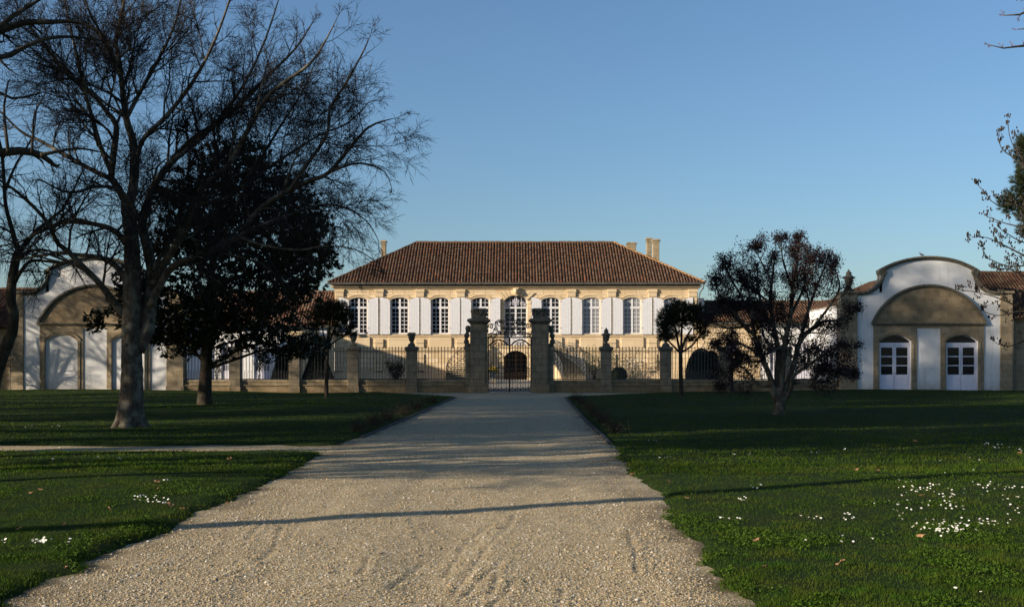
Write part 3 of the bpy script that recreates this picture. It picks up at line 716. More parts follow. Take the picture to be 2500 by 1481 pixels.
# ---------------------------------------------------------------- the two gabled outbuildings
K = F/87; YP = 87.0
def pavilion(s, pc, label, doors):
    Xc = SX(pc, YP); mx = lambda o: Xc+s*o/K; z = lambda py: SZ(py, YP)
    t = thing('gabled_outbuilding', label, 'outbuilding', (Xc, YP, 0))
    def bx(mb, o0, o1, y0, y1, z0, z1): a, b_ = sorted((mx(o0), mx(o1))); mb.box(a, b_, y0, y1, z0, z1)
    def bb(mb, o0, o1, y0, y1, z0, z1, c=.03): a, b_ = sorted((mx(o0), mx(o1))); mb.bbox(a, b_, y0, y1, z0, z1, c)
    half = [(-181,712),(-159.5,711.6),(-149,710),(-140.6,706),(-131,699.5),(-124.4,692),(-119,683),(-116,673),(-115,664)]
    top = [(-122,660),(-110,652.5),(-97,646),(-76,637),(-57,631.5),(-38,628),(-19,625.8),(0,625)]
    line = half+top; full = line+[(-o, p) for o, p in line[-2::-1]]
    # wall: below the shoulders with door openings, above as one shaped gable
    dops = [(mx(o), 78/K, 0.02, z(832), 16/K) for o in (-81.5, 81.5)]
    wb = MB(); a, b_ = sorted((mx(-174), mx(174)))
    wall_open(wb, a, b_, -.1, z(713), dops, YP, YP+.6)
    ins = [(o*.985, p+4) for o, p in full]; ins[0] = (-174, 713); ins[-1] = (174, 713)
    poly = [(mx(o), z(p)) for o, p in ins]
    # the top is cut into vertical slabs so that its concave outline stays clean
    for i in range(len(ins)-1):
        (o0, p0), (o1, p1) = ins[i], ins[i+1]
        if o1-o0 > .3: 
            q = [(mx(o0), z(713)), (mx(o1), z(713)), (mx(o1), z(p1)), (mx(o0), z(p0))]
            wb.prism_open(q, YP, YP+.6)
    # side and rear walls
    yb = YP+14
    for o in (-174, 160): a, b_ = sorted((mx(o), mx(o+14))); wb.box(a, b_, YP+.6, yb, -.1, z(735))
    a, b_ = sorted((mx(-160), mx(160))); wb.box(a, b_, yb-.5, yb, -.1, z(735)); wb.box(a, b_, YP+2.5, YP+2.6, -.1, z(735))
    wb.build('rendered_wall', M['render'], t)
    # coping with volutes
    cp = MB()
    def offset(ln, d):
        out = []
        for i, (o, p) in enumerate(ln):
            o0, p0 = ln[max(0, i-1)]; o1, p1 = ln[min(len(ln)-1, i+1)]
            tx, tz = o1-o0, -(p1-p0); L = math.hypot(tx, tz) or 1
            out.append((o+tz/L*d, p+tx/L*d))
        return out
    for seg in (half, [(-o, p) for o, p in half[::-1]], top+[(-o, p) for o, p in top[-2::-1]]):
        i1 = offset(seg, 4); i2 = offset(seg, 8)
        for (A, B_, y0) in ((seg, i1, YP-.26), (i1, i2, YP-.13)):
            for k in range(len(seg)-1):
                cp.prism_open([(mx(B_[k][0]), z(B_[k][1])), (mx(B_[k+1][0]), z(B_[k+1][1])), (mx(A[k+1][0]), z(A[k+1][1])), (mx(A[k][0]), z(A[k][1]))], y0, YP+.75)
    for e in (-1, 1):
        c = (mx(e*113.5), z(664.5)); n = 20
        cp.prism([(c[0]+.29*math.cos(2*math.pi*i/n), c[1]+.26*math.sin(2*math.pi*i/n)) for i in range(n)], YP-.24, YP+.5)
        cp.tube(spiral((c[0], YP-.25, c[1]), .25, 1.7, R(90), e*s, 26), [.045*(1-.5*i/26) for i in range(27)], 6)
    cp.build('gable_coping', M['dark'], t)
    # tympanum
    ty = MB(); hw = 134/K; rise = 88/K; zb = z(789)
    A = [(x, zz) for x, zz in arc(Xc, 2*hw, zb, rise, 28)]
    ty.prism(A, YP-.05, YP-.001); ty.build('tympanum', M['tymp'], t)
    tm = MB(); B_ = arc(Xc, 2*hw+.14, zb, rise+.09, 28); D_ = arc(Xc, 2*hw+.42, zb, rise+.22, 28)
    A = arc(Xc, 2*hw, zb, rise, 28); tm.strip(A, B_, YP-.13, YP); tm.strip(B_, D_, YP-.22, YP)
    bx(tm, -141, 141, YP-.24, YP, z(791), z(788.5)); bx(tm, -138, 138, YP-.15, YP, z(794), z(791)); tm.build('arch_moulding', M['dark'], t)
    if not doors:
        md = MB(); c = (mx(-1.5*s), z(765)); md.prism([(c[0]+.33*math.cos(2*math.pi*i/24), c[1]+.45*math.sin(2*math.pi*i/24)) for i in range(24)], YP-.09, YP-.05)
        md.tube([Vector((c[0]+.33*math.cos(2*math.pi*i/24), YP-.10, c[1]+.45*math.sin(2*math.pi*i/24))) for i in range(25)], .05, 6)
        md.blob((c[0], YP-.12, c[1]-.05), .16, .08, .24, 10, 8); md.blob((c[0], YP-.14, c[1]+.2), .1, .08, .13, 8, 6); md.build('oval_relief', M['tymp'], t)
    # stone frontispiece with two arched bays and a rendered panel between
    fp = MB(); a, b_ = sorted((mx(-135), mx(135)))
    wall_open(fp, a, b_, -.1, z(794), dops+[(mx(0), 57/K, .25, z(801), 0)], YP-.06, YP-.001)
    for o in (-81.5, 81.5):
        A = arc(mx(o), 78/K+.24, z(832), 16/K+.16, 14); B_ = arc(mx(o), 78/K+.62, z(832), 16/K+.36, 14); fp.strip(A, B_, YP-.13, YP-.06)
        A2 = arc(mx(o), 78/K+.02, z(832), 16/K+.02, 14); B2 = arc(mx(o), 78/K+.22, z(832), 16/K+.14, 14); fp.strip(A2, B2, YP-.09, YP-.06)
        for e in (-1, 1): bb(fp, *sorted((o+e*40.5, o+e*46)), YP-.11, YP-.06, -.1, z(834), .015)
    fp.build('stone_frontispiece', M['quoin'], t)
    for (xc, w, zb_, zs, r) in dops:
        yd = YP+.22
        if not doors:
            q = MB(); pane_sheet(q, xc, w+.02, -.1, zs+.01, r, YP+.05); q.build('blind_panel', M['render'], t); continue
        ztr = z(840); fr = MB(); fr.box(xc-w/2, xc-w/2+.07, yd, yd+.1, 0, zs); fr.box(xc+w/2-.07, xc+w/2, yd, yd+.1, 0, zs)
        A = arc(xc, w, zs, r, 12); B_ = arc(xc, w-.14, zs-.01, r-.06, 12); fr.strip(B_, A, yd+.002, yd+.1)
        fr.box(xc-w/2+.07, xc+w/2-.07, yd-.03, yd+.1, ztr-.10, ztr+.12); fr.box(xc-w/2+.07, xc+w/2-.07, yd-.05, yd-.03, ztr+.02, ztr+.06)
        fo = fr.build('transom_window', M['doorwhite'], t)
        g = MB(); g.prism([(xc-w/2+.03, ztr)]+arc(xc, w-.06, zs-.01, r-.03, 12)+[(xc+w/2-.03, ztr)], yd+.05, yd+.06); g.build('pane', M['glass'], fo)
        for e in (-1, 1):
            x0, x1 = sorted((xc+e*.015, xc+e*(w/2-.075))); lf = MB(); zt = ztr-.11; st_ = .12
            lf.box(x0, x0+st_, yd, yd+.055, .06, zt); lf.box(x1-st_, x1, yd, yd+.055, .06, zt)
            zs_ = [.06, .30, 1.36, 1.43, 2.20, 2.26, 3.0, 3.06]
            z3 = np.linspace(z(914), zt-.12, 4)
            lf.box(x0+st_, x1-st_, yd, yd+.055, zt-.12, zt)
            for k in (1, 2): lf.box(x0+st_, x1-st_, yd+.005, yd+.05, z3[k]-.035, z3[k]+.035)
            lf.box(x0+st_, x1-st_, yd+.004, yd+.05, .06, z3[0])
            lf.bbox(x0+.06, x1-.06, yd-.014, yd+.004, .2, z3[0]-.5, .012); lf.bbox(x0+.06, x1-.06, yd-.014, yd+.004, z3[0]-.40, z3[0]-.18, .012)
            lo = lf.build('door_leaf', M['doorwhite'], t)
            g = MB(); g.box(x0+st_-.01, x1-st_+.01, yd+.025, yd+.032, z3[0]-.01, zt-.11); g.build('pane', M['glass'], lo)
            if e > 0:
                h = MB(); h.tube([Vector((x0+.05, yd-.05, 1.35)), Vector((x0+.05, yd-.05, 1.5))], .014, 6, True); h.box(x0+.04, x0+.06, yd-.05, yd, 1.40, 1.43); h.build('handle', M['zinc'], lo)
    # quoin piers
    q = MB(); bb(q, -217, -175, YP-.18, YP+.8, -.1, z(716), .03); bb(q, -221, -173, YP-.28, YP+.9, z(716), z(711), .04); bb(q, -219, -174, YP-.22, YP+.84, -.1, .45, .03)
    q.build('quoin_pier', M['quoin'], t); q = MB()
    bb(q, 174.2, 205, YP-.08, YP+.6, -.1, z(716), .03); bb(q, 173, 208, YP-.2, YP+.7, z(716), z(710), .03)
    q.build('quoin_pier', M['quoin'], t)
    # roof behind the gable
    rb = MB(); zr = z(658); ze = z(737)
    for e in (-1, 1):
        q0, q1 = Vector((mx(e*178), YP+.7, ze)), Vector((mx(e*178), yb+.3, ze))
        tile_slope(rb, q0, q1, Vector((mx(0)-mx(e*178), 0, zr-ze)), 0, 0, .25, .38, random.Random(31))
    # range running outwards
    ridge_py, eave_py = (667, 777) if s > 0 else (707, 800)
    x0, x1 = mx(160), mx(205+420); Ye = YP+.1; Yr = YP+6
    ze2 = SZ(eave_py, Ye); zr2 = SZ(ridge_py, Yr)
    a, b_ = sorted((mx(206), x1)); rw = MB(); rw.box(a, b_, YP+.5, YP+1, -.1, ze2-.02); rw.build('range_wall', M['quoin'], t)
    a, b_ = sorted((mx(176), x1)); tile_slope(rb, Vector((a, Ye, ze2)), Vector((b_, Ye, ze2)), Vector((0, Yr-Ye, zr2-ze2)), 0, 0, .25, .38, random.Random(41), 500)
    rb.add([(a,Yr,zr2),(b_,Yr,zr2),(b_,Yr+6,ze2),(a,Yr+6,ze2)], [(0,1,2,3)], (8.5,8.5))
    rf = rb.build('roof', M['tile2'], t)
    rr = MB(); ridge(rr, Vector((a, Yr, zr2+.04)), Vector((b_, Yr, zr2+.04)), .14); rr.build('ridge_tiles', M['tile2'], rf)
    dp = MB(); dp.tube([Vector((mx(206.5), YP-.02, ze2-.1)), Vector((mx(206.5), YP-.02, .1))], .05, 8); dp.build('downpipe', M['zinc'], t)
    return t
pavR = pavilion(1, 2267, 'white curved-gable outbuilding with two pairs of glazed doors', True)
pavL = pavilion(-1, 232.5, 'white curved-gable outbuilding with blind arches behind the bare tree', False)

# ---------------------------------------------------------------- railings, pillars, gate
YG = 87.0; gx_ = lambda px: SX(px, YG); gz = lambda py: SZ(py, YG)
def pillar(px, label):
    x = gx_(px); t = thing('stone_pillar', label, 'pillar', (x, YG, 0), 'stone pillars of the railing')
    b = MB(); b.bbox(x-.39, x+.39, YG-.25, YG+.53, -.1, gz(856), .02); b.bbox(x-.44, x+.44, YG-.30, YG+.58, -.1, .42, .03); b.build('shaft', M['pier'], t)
    c = MB(); c.bbox(x-.43, x+.43, YG-.29, YG+.57, gz(856), gz(853), .015); c.bbox(x-.50, x+.50, YG-.36, YG+.64, gz(853), gz(847.5), .04); c.bbox(x-.42, x+.42, YG-.28, YG+.56, gz(847.5), gz(845.5), .03)
    c.build('cap', M['dark'], t); return x
def railing_bay(x0, x1, label, pale=False):
    t = thing('railing_bay', label, 'railing', ((x0+x1)/2, YG, 0), 'iron railing bays on a low stone wall')
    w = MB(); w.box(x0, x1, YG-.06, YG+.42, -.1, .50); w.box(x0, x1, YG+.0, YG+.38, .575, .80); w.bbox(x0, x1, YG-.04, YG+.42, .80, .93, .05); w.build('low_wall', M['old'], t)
    w = MB(); w.box(x0, x1, YG-.13, YG+.46, .50, .575); w.build('wall_moulding', M['pier'], t)
    r = MB(); yb = YG+.18; zt = gz(857)
    r.box(x0, x1, yb-.012, yb+.012, zt-.025, zt+.025); r.box(x0, x1, yb-.015, yb+.015, .97, 1.02)
    n = max(2, round((x1-x0)/.235)); 
    for i in range(n):
        x = x0+(i+.5)*(x1-x0)/n
        r.tube([Vector((x, yb, .92)), Vector((x, yb, zt+.16))], .024, 5); r.tube([Vector((x, yb, zt+.16)), Vector((x, yb, zt+.24)), Vector((x, yb, zt+.36))], [.024, .04, .004], 5)
        if i < n-1:
            xm = x+.5*(x1-x0)/n; r.tube([Vector((xm, yb, .92)), Vector((xm, yb, 1.45)), Vector((xm+.03, yb, 1.55)), Vector((xm-.02, yb, 1.66))], [.018, .018, .024, .004], 4)
    r.build('iron_railing', M['ironpale' if pale else 'iron'], t)
PILL = [(575,'stone pillar left of the dark tree trunk bay, third from the left outbuilding'), (719.5,'stone pillar half under the evergreen branches left of the gate'), (863,'stone pillar carrying the urn behind the left young pine'),
        (1005,'stone pillar carrying the flat-topped urn left of the gate'), (1480,'stone pillar carrying the flame-topped urn right of the gate'), (1625.5,'stone pillar carrying the urn beside the right young pine'),
        (1770,'stone pillar at the left edge of the purple tree'), (1917,'stone pillar hidden behind the purple tree stems')]
PILL[0] = (575, 'stone pillar between the evergreen trunk and the dark clipped cone')
px = {p: pillar(p, l) for p, l in PILL}
E = [(gx_(440), px[575]-.39, 'railing bay behind the evergreen tree trunk, next to the left outbuilding', False), (px[575]+.39, px[719.5]-.39, 'railing bay before the narrow dark cone, under evergreen branches', False),
     (px[719.5]+.39, px[863]-.39, 'railing bay behind the thin trunk of the left young pine', False), (px[863]+.39, px[1005]-.39, 'railing bay before the shaded shrub, left of the flat-topped urn', False),
     (px[1005]+.39, gx_(1137), 'railing bay before the left stair flight, touching the gate pier', False), (gx_(1350), px[1480]-.39, 'railing bay before the right stair flight, touching the gate pier', False),
     (px[1480]+.39, px[1625.5]-.39, 'railing bay before the small round box ball', True), (px[1625.5]+.39, px[1770]-.39, 'railing bay before the large clipped yew dome', True),
     (px[1770]+.39, px[1917]-.39, 'railing bay behind the left half of the purple tree', True), (px[1917]+.39, gx_(2050), 'railing bay behind the purple tree, touching the right outbuilding', True)]
for a in E: railing_bay(*a)
def urn(px_, flame, label, Y=YG+.14, z0=None, s=1.0, mat='dark'):
    x = SX(px_, Y); z0 = gz(845.5) if z0 is None else z0
    t = thing('stone_urn', label, 'urn', (x, Y, z0), 'stone urns on the pillars')
    b = MB(); b.bbox(x-.26*s, x+.26*s, Y-.26*s, Y+.26*s, z0, z0+.16*s, .02*s); b.build('plinth', M[mat], t)
    b = MB(); prof = [(.20,.16),(.21,.20),(.13,.25),(.085,.32),(.10,.36),(.15,.38),(.16,.42),(.19,.50),(.235,.66),(.25,.74),(.22,.78)]
    prof += [(.30,.82),(.34,.86),(.33,.90),(.26,.93),(.24,.96),(.30,1.0),(.30,1.02)] if not flame else [(.31,.82),(.35,.86),(.34,.90),(.22,.96),(.15,1.02),(.14,1.08),(.17,1.13),(.13,1.20),(.06,1.30),(.03,1.38)]
    b.lathe([(r*s*1.08, q*s) for r, q in prof], (x, Y, z0), 18); b.build('vase', M[mat], t, True)
    return t
urn(863, False, 'stone urn half hidden behind the needles of the left young pine'); urn(1005, False, 'flat-topped stone urn on the pillar left of the gate')
urn(1480, True, 'flame-topped stone urn on the pillar right of the gate'); urn(1625.5, True, 'stone urn half hidden behind the right young pine')
urn(2072, True, 'large stone urn on the corner pier of the white outbuilding with glazed doors', YP+.3, SZ(711, YP), 1.18)

def gate_pier(pc, s, label):               # s: outward side
    x = gx_(pc); t = thing('gate_pier', label, 'gate pier', (x, YG, 0), 'gate piers')
    b = MB(); h = .62
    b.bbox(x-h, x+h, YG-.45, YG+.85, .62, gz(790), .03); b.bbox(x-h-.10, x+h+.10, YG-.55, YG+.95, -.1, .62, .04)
    b.bbox(x-h+.14, x+h-.14, YG-.50, YG-.45, .7, gz(814), .02)
    b.box(x-h-.05, x+h+.05, YG-.51, YG+.90, gz(811), gz(808)); b.build('shaft', M['pier'], t)
    a0 = x+s*(h+.02); hp = MB(); hp.bbox(*sorted((a0, a0+s*.36)), YG-.28, YG+.6, -.1, gz(853), .02); hp.bbox(*sorted((a0, a0+s*.46)), YG-.36, YG+.66, gz(853), gz(847), .03); hp.build('side_pier', M['pier'], t)
    c = MB()
    for (e, z0, z1) in ((.06, 790, 787), (.14, 787, 784.5), (.22, 784.5, 779.5), (.12, 779.5, 777.5)): c.bbox(x-h-e, x+h+e, YG-.45-e, YG+.85+e, gz(z0), gz(z1), .02)
    c.build('cornice', M['dark'], t)
    f = MB(); f.bbox(x-.52, x+.52, YG-.32, YG+.72, gz(777.5), gz(768), .05); rng = random.Random(pc)
    f.bbox(x-.46, x+.46, YG-.26, YG+.66, gz(768), gz(757), .05)
    for k in range(150):
        a = rng.uniform(0, 6.283); zz = rng.uniform(gz(769), gz(754.5)); rr = .50+rng.uniform(-.03, .06)
        ca, sa = math.cos(a), math.sin(a); m = max(abs(ca), abs(sa)); q = rng.uniform(.05, .10)
        f.blob((x+ca/m*rr*.97, YG+.2+sa/m*rr*.97, zz), q, q, q*.8, 6, 4, .2, rng)
    for k in range(60): f.blob((x+rng.uniform(-.46,.46), YG+.2+rng.uniform(-.46,.46), gz(756)+rng.uniform(-.02,.06)), .11, .11, .08, 6, 4, .2, rng)
    f.build('carved_flower_block', M['dark'], t)
    v = MB(); xb = x+s*(h+.05); pts = []
    for i in range(15):
        q = i/14; pts.append(Vector((xb+s*(.10+.16*math.sin(q*math.pi*1.0)*(.4+q)), YG+.1, gz(800)-(gz(800)-gz(847))*q)))
    v.tube(pts, [.16+.05*math.sin(i*1.4) for i in range(15)], 8, True)
    for (zz, rr) in ((801, .22), (845, .26)): v.lathe([(rr*math.sin(math.pi*i/6)+.001, -rr*math.cos(math.pi*i/6)) for i in range(7)], (xb+s*.12, YG+.1, gz(zz)), 10)
    v.build('scroll_bracket', M['dark'], t, True)
gate_pier(1169, -1, 'tall stone gate pier with carved flower top, left of the iron gate'); gate_pier(1318.5, 1, 'tall stone gate pier with carved flower top, right of the iron gate')

gate = thing('iron_gate', 'black wrought iron double gate with scrolled overthrow between two stone piers', 'gate', (gx_(1244), YG+.2, 0))
gyy = YG+.2; G0, G1 = gx_(1191), gx_(1297.5); gm = gx_(1244)
V3 = lambda x, z: Vector((x, gyy, z))
def leaf(x0, x1, s):
    g = MB(); zt = gz(824.5); r = .030
    for x in (x0, x1): g.tube([V3(x, .05), V3(x, zt)], .045, 6, True)
    for z in (gz(955), gz(898), gz(909.5), gz(919)): g.box(x0, x1, gyy-.018, gyy+.018, z-.022, z+.022)
    n = 8; w = (x1-x0)/n
    for i in range(1, n): 
        top = gz(841) if i not in (3, 4, 5) else gz(835)
        g.tube([V3(x0+i*w, gz(955)), V3(x0+i*w, top)], .028, 5)
    for i in range(2*n-1):
        x = x0+(i+1)*w/2; zt2 = gz(936)+(.0 if i % 2 else -.02); g.tube([V3(x, gz(955)), V3(x, zt2), V3(x, zt2+.08), V3(x, zt2+.2)], [.016, .016, .036, .004], 5)
    for i in range(n//2):
        xc = x0+(i+.5)*2*w
        for e in (-1, 1): g.tube(spiral((xc+e*.1, gyy-.02, gz(950)), .12, 1.3, R(90), e), .024, 5)
    g.build('gate_leaf', M['iron'], gate)
    a = MB(); xc = (x0+x1)/2
    pts = []                                # leafy arch under the top rail
    for i in range(17):
        q = i/16; pts.append(V3(x0+.05+(x1-x0-.1)*q, gz(843)+.42*math.sin(math.pi*q)))
    a.tube(pts, [.03+.035*abs(math.sin(i*1.2)) for i in range(17)], 6)
    rng = random.Random(4+s)
    for i in range(2, 15):
        p = pts[i]
        for e in (-1, 1):
            q = p+Vector((rng.uniform(-.06,.06), -.02, e*rng.uniform(.03, .12))); a.tube([p, q], [.045, .006], 4)
    for e in (-1, 1):
        a.tube(spiral((xc+e*.16, gyy, gz(842)+.05), .17, 1.3, R(270), -e), .02, 5); a.tube([V3(xc+e*.33, gz(843)), V3(xc+e*.25, gz(835)), V3(xc+e*.06, gz(833))], .018, 5)
        a.tube(spiral((xc+e*.62, gyy, gz(904)), .16, 1.4, R(90), e), .018, 5)
    a.tube([V3(xc-.5, gz(909)), V3(xc-.2, gz(900)), V3(xc, gz(893)), V3(xc+.2, gz(900)), V3(xc+.5, gz(909))], .018, 5)
    xo = x0+.2 if s < 0 else x1-.2
    for (zz, rr) in ((890, .2), (902, .2), (914, .16)): a.tube(spiral((xo, gyy-.02, gz(zz)), rr, 1.4, R(90), s), .02, 5)
    a.build('scrollwork', M['iron'], gate)
leaf(G0+.03, gm-.02, -1); leaf(gm+.02, G1-.03, 1)
o = MB(); o.tube([V3(gm, .03), V3(gm, gz(823))], .065, 6, True); o.box(G0-.05, G1+.05, gyy-.03, gyy+.03, gz(824.5), gz(821.5)); o.box(G0-.05, G1+.05, gyy-.018, gyy+.018, gz(816.4), gz(815.2))
for s in (-1, 1):
    X = lambda d: gm+s*d
    def sp(d, py, r, turns, st_, cc, th=.036): o.tube(spiral((X(d), gyy, gz(py)), r, turns, R(st_) if s > 0 else math.pi-R(st_), cc*s, 20), th, 5)
    sp(1.42, 795.5, .20, 1.5, 250, -1); sp(1.42, 818, .16, 1.5, 200, 1); sp(1.1, 818.5, .14, 1.4, 20, 1); sp(.78, 813, .20, 1.5, 300, 1); sp(.72, 790, .26, 1.4, 200, -1); sp(.45, 785, .15, 1.4, 320, 1)
    sp(.30, 812, .20, 1.4, 340, -1); sp(.5, 799, .15, 1.4, 120, 1); sp(.15, 818, .12, 1.3, 20, 1); sp(1.0, 803, .15, 1.4, 120, -1); sp(.95, 787.5, .12, 1.3, 60, -1)
    o.tube([V3(X(1.62), gz(794)), V3(X(1.35), gz(790)), V3(X(1.05), gz(792)), V3(X(1.0), gz(785)), V3(X(.85), gz(781)), V3(X(.66), gz(780)), V3(X(.55), gz(783))], .034, 5)
    o.tube([V3(X(1.6), gz(815)), V3(X(1.2), gz(811)), V3(X(1.15), gz(803)), V3(X(.85), gz(800)), V3(X(.9), gz(807)), V3(X(.55), gz(816))], .034, 5)
    o.tube([V3(X(.42), gz(815)), V3(X(.16), gz(806)), V3(X(.10), gz(796)), V3(X(.22), gz(788)), V3(X(.17), gz(780)), V3(X(.28), gz(774))], .038, 5)
    for k, (d, py) in enumerate(((.28, 774), (.2, 780), (.72, 786), (.1, 806), (1.0, 796), (.36, 803))):
        p = V3(X(d), gz(py)); o.tube([p, p+Vector((s*.10, -.02, .12))], [.06, .006], 5); o.tube([p, p+Vector((-s*.09, .02, .08))], [.05, .006], 5)
o.tube([V3(gm-.28, gz(774)), V3(gm, gz(776)), V3(gm+.28, gz(774))], .026, 5)
for k in range(18):
    x = gm-1.5+k*3/17
    if k % 2: o.tube(spiral((x, gyy-.02, gz(819)), .075, 1.2, R(30*k), 1, 10), .014, 4)
o.build('overthrow', M['iron'], gate)

# ---------------------------------------------------------------- fast numpy mesh for leaves, blades, pebbles
def npmesh(name, verts, faces, mat, parent=None, ids=None, smooth=False):
    """verts (n,3); faces (m,k) all the same size; ids one number per face"""
    verts = np.asarray(verts, np.float32).reshape(-1, 3); faces = np.asarray(faces, np.int32)
    if parent:
        w = wloc(parent); verts = verts-np.array([w.x, w.y, w.z], np.float32)
    me = bpy.data.meshes.new(name); k = faces.shape[1]
    me.vertices.add(len(verts)); me.vertices.foreach_set('co', verts.ravel())
    me.loops.add(faces.size); me.loops.foreach_set('vertex_index', faces.ravel())
    me.polygons.add(len(faces)); me.polygons.foreach_set('loop_start', np.arange(0, faces.size, k, dtype=np.int32))
    if smooth: me.polygons.foreach_set('use_smooth', np.ones(len(faces), bool))
    if ids is not None:
        lay = me.uv_layers.new(name='UVMap'); uv = np.stack([np.repeat(ids, k), np.repeat(ids*.37, k)], 1).astype(np.float32)
        lay.data.foreach_set('uv', uv.ravel())
    me.materials.append(mat); me.update(calc_edges=True)
    o = bpy.data.objects.new(name, me); C.objects.link(o)
    if parent: o.parent = parent
    return o
def leafcloud(name, base, dirs, length, width, mat, parent, rs, fold=.25):
    """folded four-point leaves: base (n,3), dirs (n,3) unit"""
    n = len(base); base = np.asarray(base); dirs = np.asarray(dirs)
    rnd = rs.normal(size=(n, 3)); side = np.cross(dirs, rnd); side /= np.linalg.norm(side, axis=1, keepdims=True)+1e-9
    nor = np.cross(side, dirs)
    L = length*rs.uniform(.7, 1.25, (n, 1)); W = width*rs.uniform(.75, 1.2, (n, 1))
    mid = base+dirs*L*.5
    v = np.stack([base, mid+side*W*.5+nor*W*fold, base+dirs*L-nor*L*.12, mid-side*W*.5+nor*W*fold], 1)
    f = np.arange(4*n).reshape(n, 4)
    f3 = np.concatenate([f[:, [0,1,2]], f[:, [0,2,3]]]); ids = np.concatenate([np.arange(n), np.arange(n)]).astype(float)
    return npmesh(name, v.reshape(-1, 3), f3, mat, parent, ids)
def rdir(rs, n, up=0.0):
    d = rs.normal(size=(n, 3)); d[:, 2] += up; return d/np.linalg.norm(d, axis=1, keepdims=True)

# ---------------------------------------------------------------- branching
def rv(rng): return Vector((rng.gauss(0,1), rng.gauss(0,1), rng.gauss(0,1)))
def grow(B, p, d, L, r, lev, rng, S, tips=None):
    n = 3 if lev == 0 else 4
    pts = [p]; rad = [r]; dirs = []
    g = S['trop'](p) if callable(S['trop']) else S['trop']
    for i in range(n):
        d = (d+rv(rng)*S['wig']+Vector((0,0,g))).normalized(); p = p+d*(L/n); pts.append(p); dirs.append(d); rad.append(r*(1-.62*(i+1)/n))
    B[0 if r > S.get('thick', .03) else 1].tube(pts, rad, 3 if r < .03 else 5)
    if lev > 0:
        for k in range(S['n'][lev]):
            t = rng.uniform(.22, 1); i = min(n-1, int(t*n)); q = pts[i].lerp(pts[i+1], t*n-i)
            dd = dirs[i]; a = dd.cross(rv(rng))
            if a.length < 1e-6: continue
            a.normalize(); an = R(rng.uniform(*S['ang']))
            nd = dd*math.cos(an)+a*math.sin(an)
            grow(B, q, nd, L*rng.uniform(*S['ratio']), max(S['rmin'], rad[i]*.62), lev-1, rng, S, tips)
        if lev >= 1: grow(B, pts[-1], dirs[-1], L*.5, max(S['rmin'], rad[-1]), lev-1, rng, S, tips)
    elif tips is not None: tips.append((pts[-1], dirs[-1])); tips.append((pts[1], dirs[1]))
def smooth_line(L, step):
    """Catmull-Rom through (Vector, radius) nodes"""
    P_ = [a for a, r in L]; out = []; n = len(L)
    for i in range(n-1):
        p0, p1, p2, p3 = P_[max(0,i-1)], P_[i], P_[i+1], P_[min(n-1,i+2)]
        m = max(1, int((p2-p1).length/step))
        for k in range(m):
            t = k/m; t2 = t*t; t3 = t2*t
            out.append(((p1*2+(p2-p0)*t+(p0*2-p1*5+p2*4-p3)*t2+(p1*3-p0-p2*3+p3)*t3)*.5, L[i][1]*(1-t)+L[i+1][1]*t))
    out.append(L[-1]); return out
def limb(B, nodes, Y, depth, rng, S, kids=(3, 1.6, 3.0), step=.22, every=.42, start=.15, sides=8, wig=.0, tips=None):
    """a limb drawn through photo points (px, py, half width in px), running `depth` metres away from Y"""
    cum = [0]
    for a, b_ in zip(nodes[:-1], nodes[1:]): cum.append(cum[-1]+math.hypot(a[0]-b_[0], a[1]-b_[1]))
    L = []
    for (x, y, w), c in zip(nodes, cum):
        yy = Y+depth*(c/cum[-1])**1.2; k = yy/F; L.append((Vector(((x-1250)*k, yy, HC+(HZ-y)*k)), w*k))
    pl = smooth_line(L, step)
    pl = [(p+rv(rng)*wig*(i > 1), r) for i, (p, r) in enumerate(pl)]
    B[0].tube([p for p, r in pl], [r for p, r in pl], sides, True)
    if kids:
        lev, l0, l1 = kids; acc = 0; tot = len(pl); sc_ = min(1, cum[-1]*Y/F/6.5) if lev == 3 else 1; l0 *= sc_; l1 *= sc_
        for i in range(1, tot):
            acc += (pl[i][0]-pl[i-1][0]).length
            if i/tot < start or acc < every: continue
            acc = rng.uniform(-.15, .1); d = (pl[i][0]-pl[i-1][0]).normalized(); a = d.cross(rv(rng)).normalized()
            an = R(rng.uniform(25, 65)); f = 1-.55*i/tot
            L_ = rng.uniform(l0, l1)*(1.12-.92*i/tot); lv = lev if L_ > 1.5 or lev < 3 else 2 if L_ > .75 else 1
            grow(B, pl[i][0], d*math.cos(an)+a*math.sin(an), L_, max(S['rmin'], min(.05, pl[i][1]*.5)), lv, rng, S, tips)
        grow(B, pl[-1][0], (pl[-1][0]-pl[-2][0]).normalized(), l0*.35, max(S['rmin'], pl[-1][1]), min(lev, 2), rng, S, tips)
    return pl
def tree_thing(name, label, loc, group=None): return thing(name, label, 'tree', loc, group)

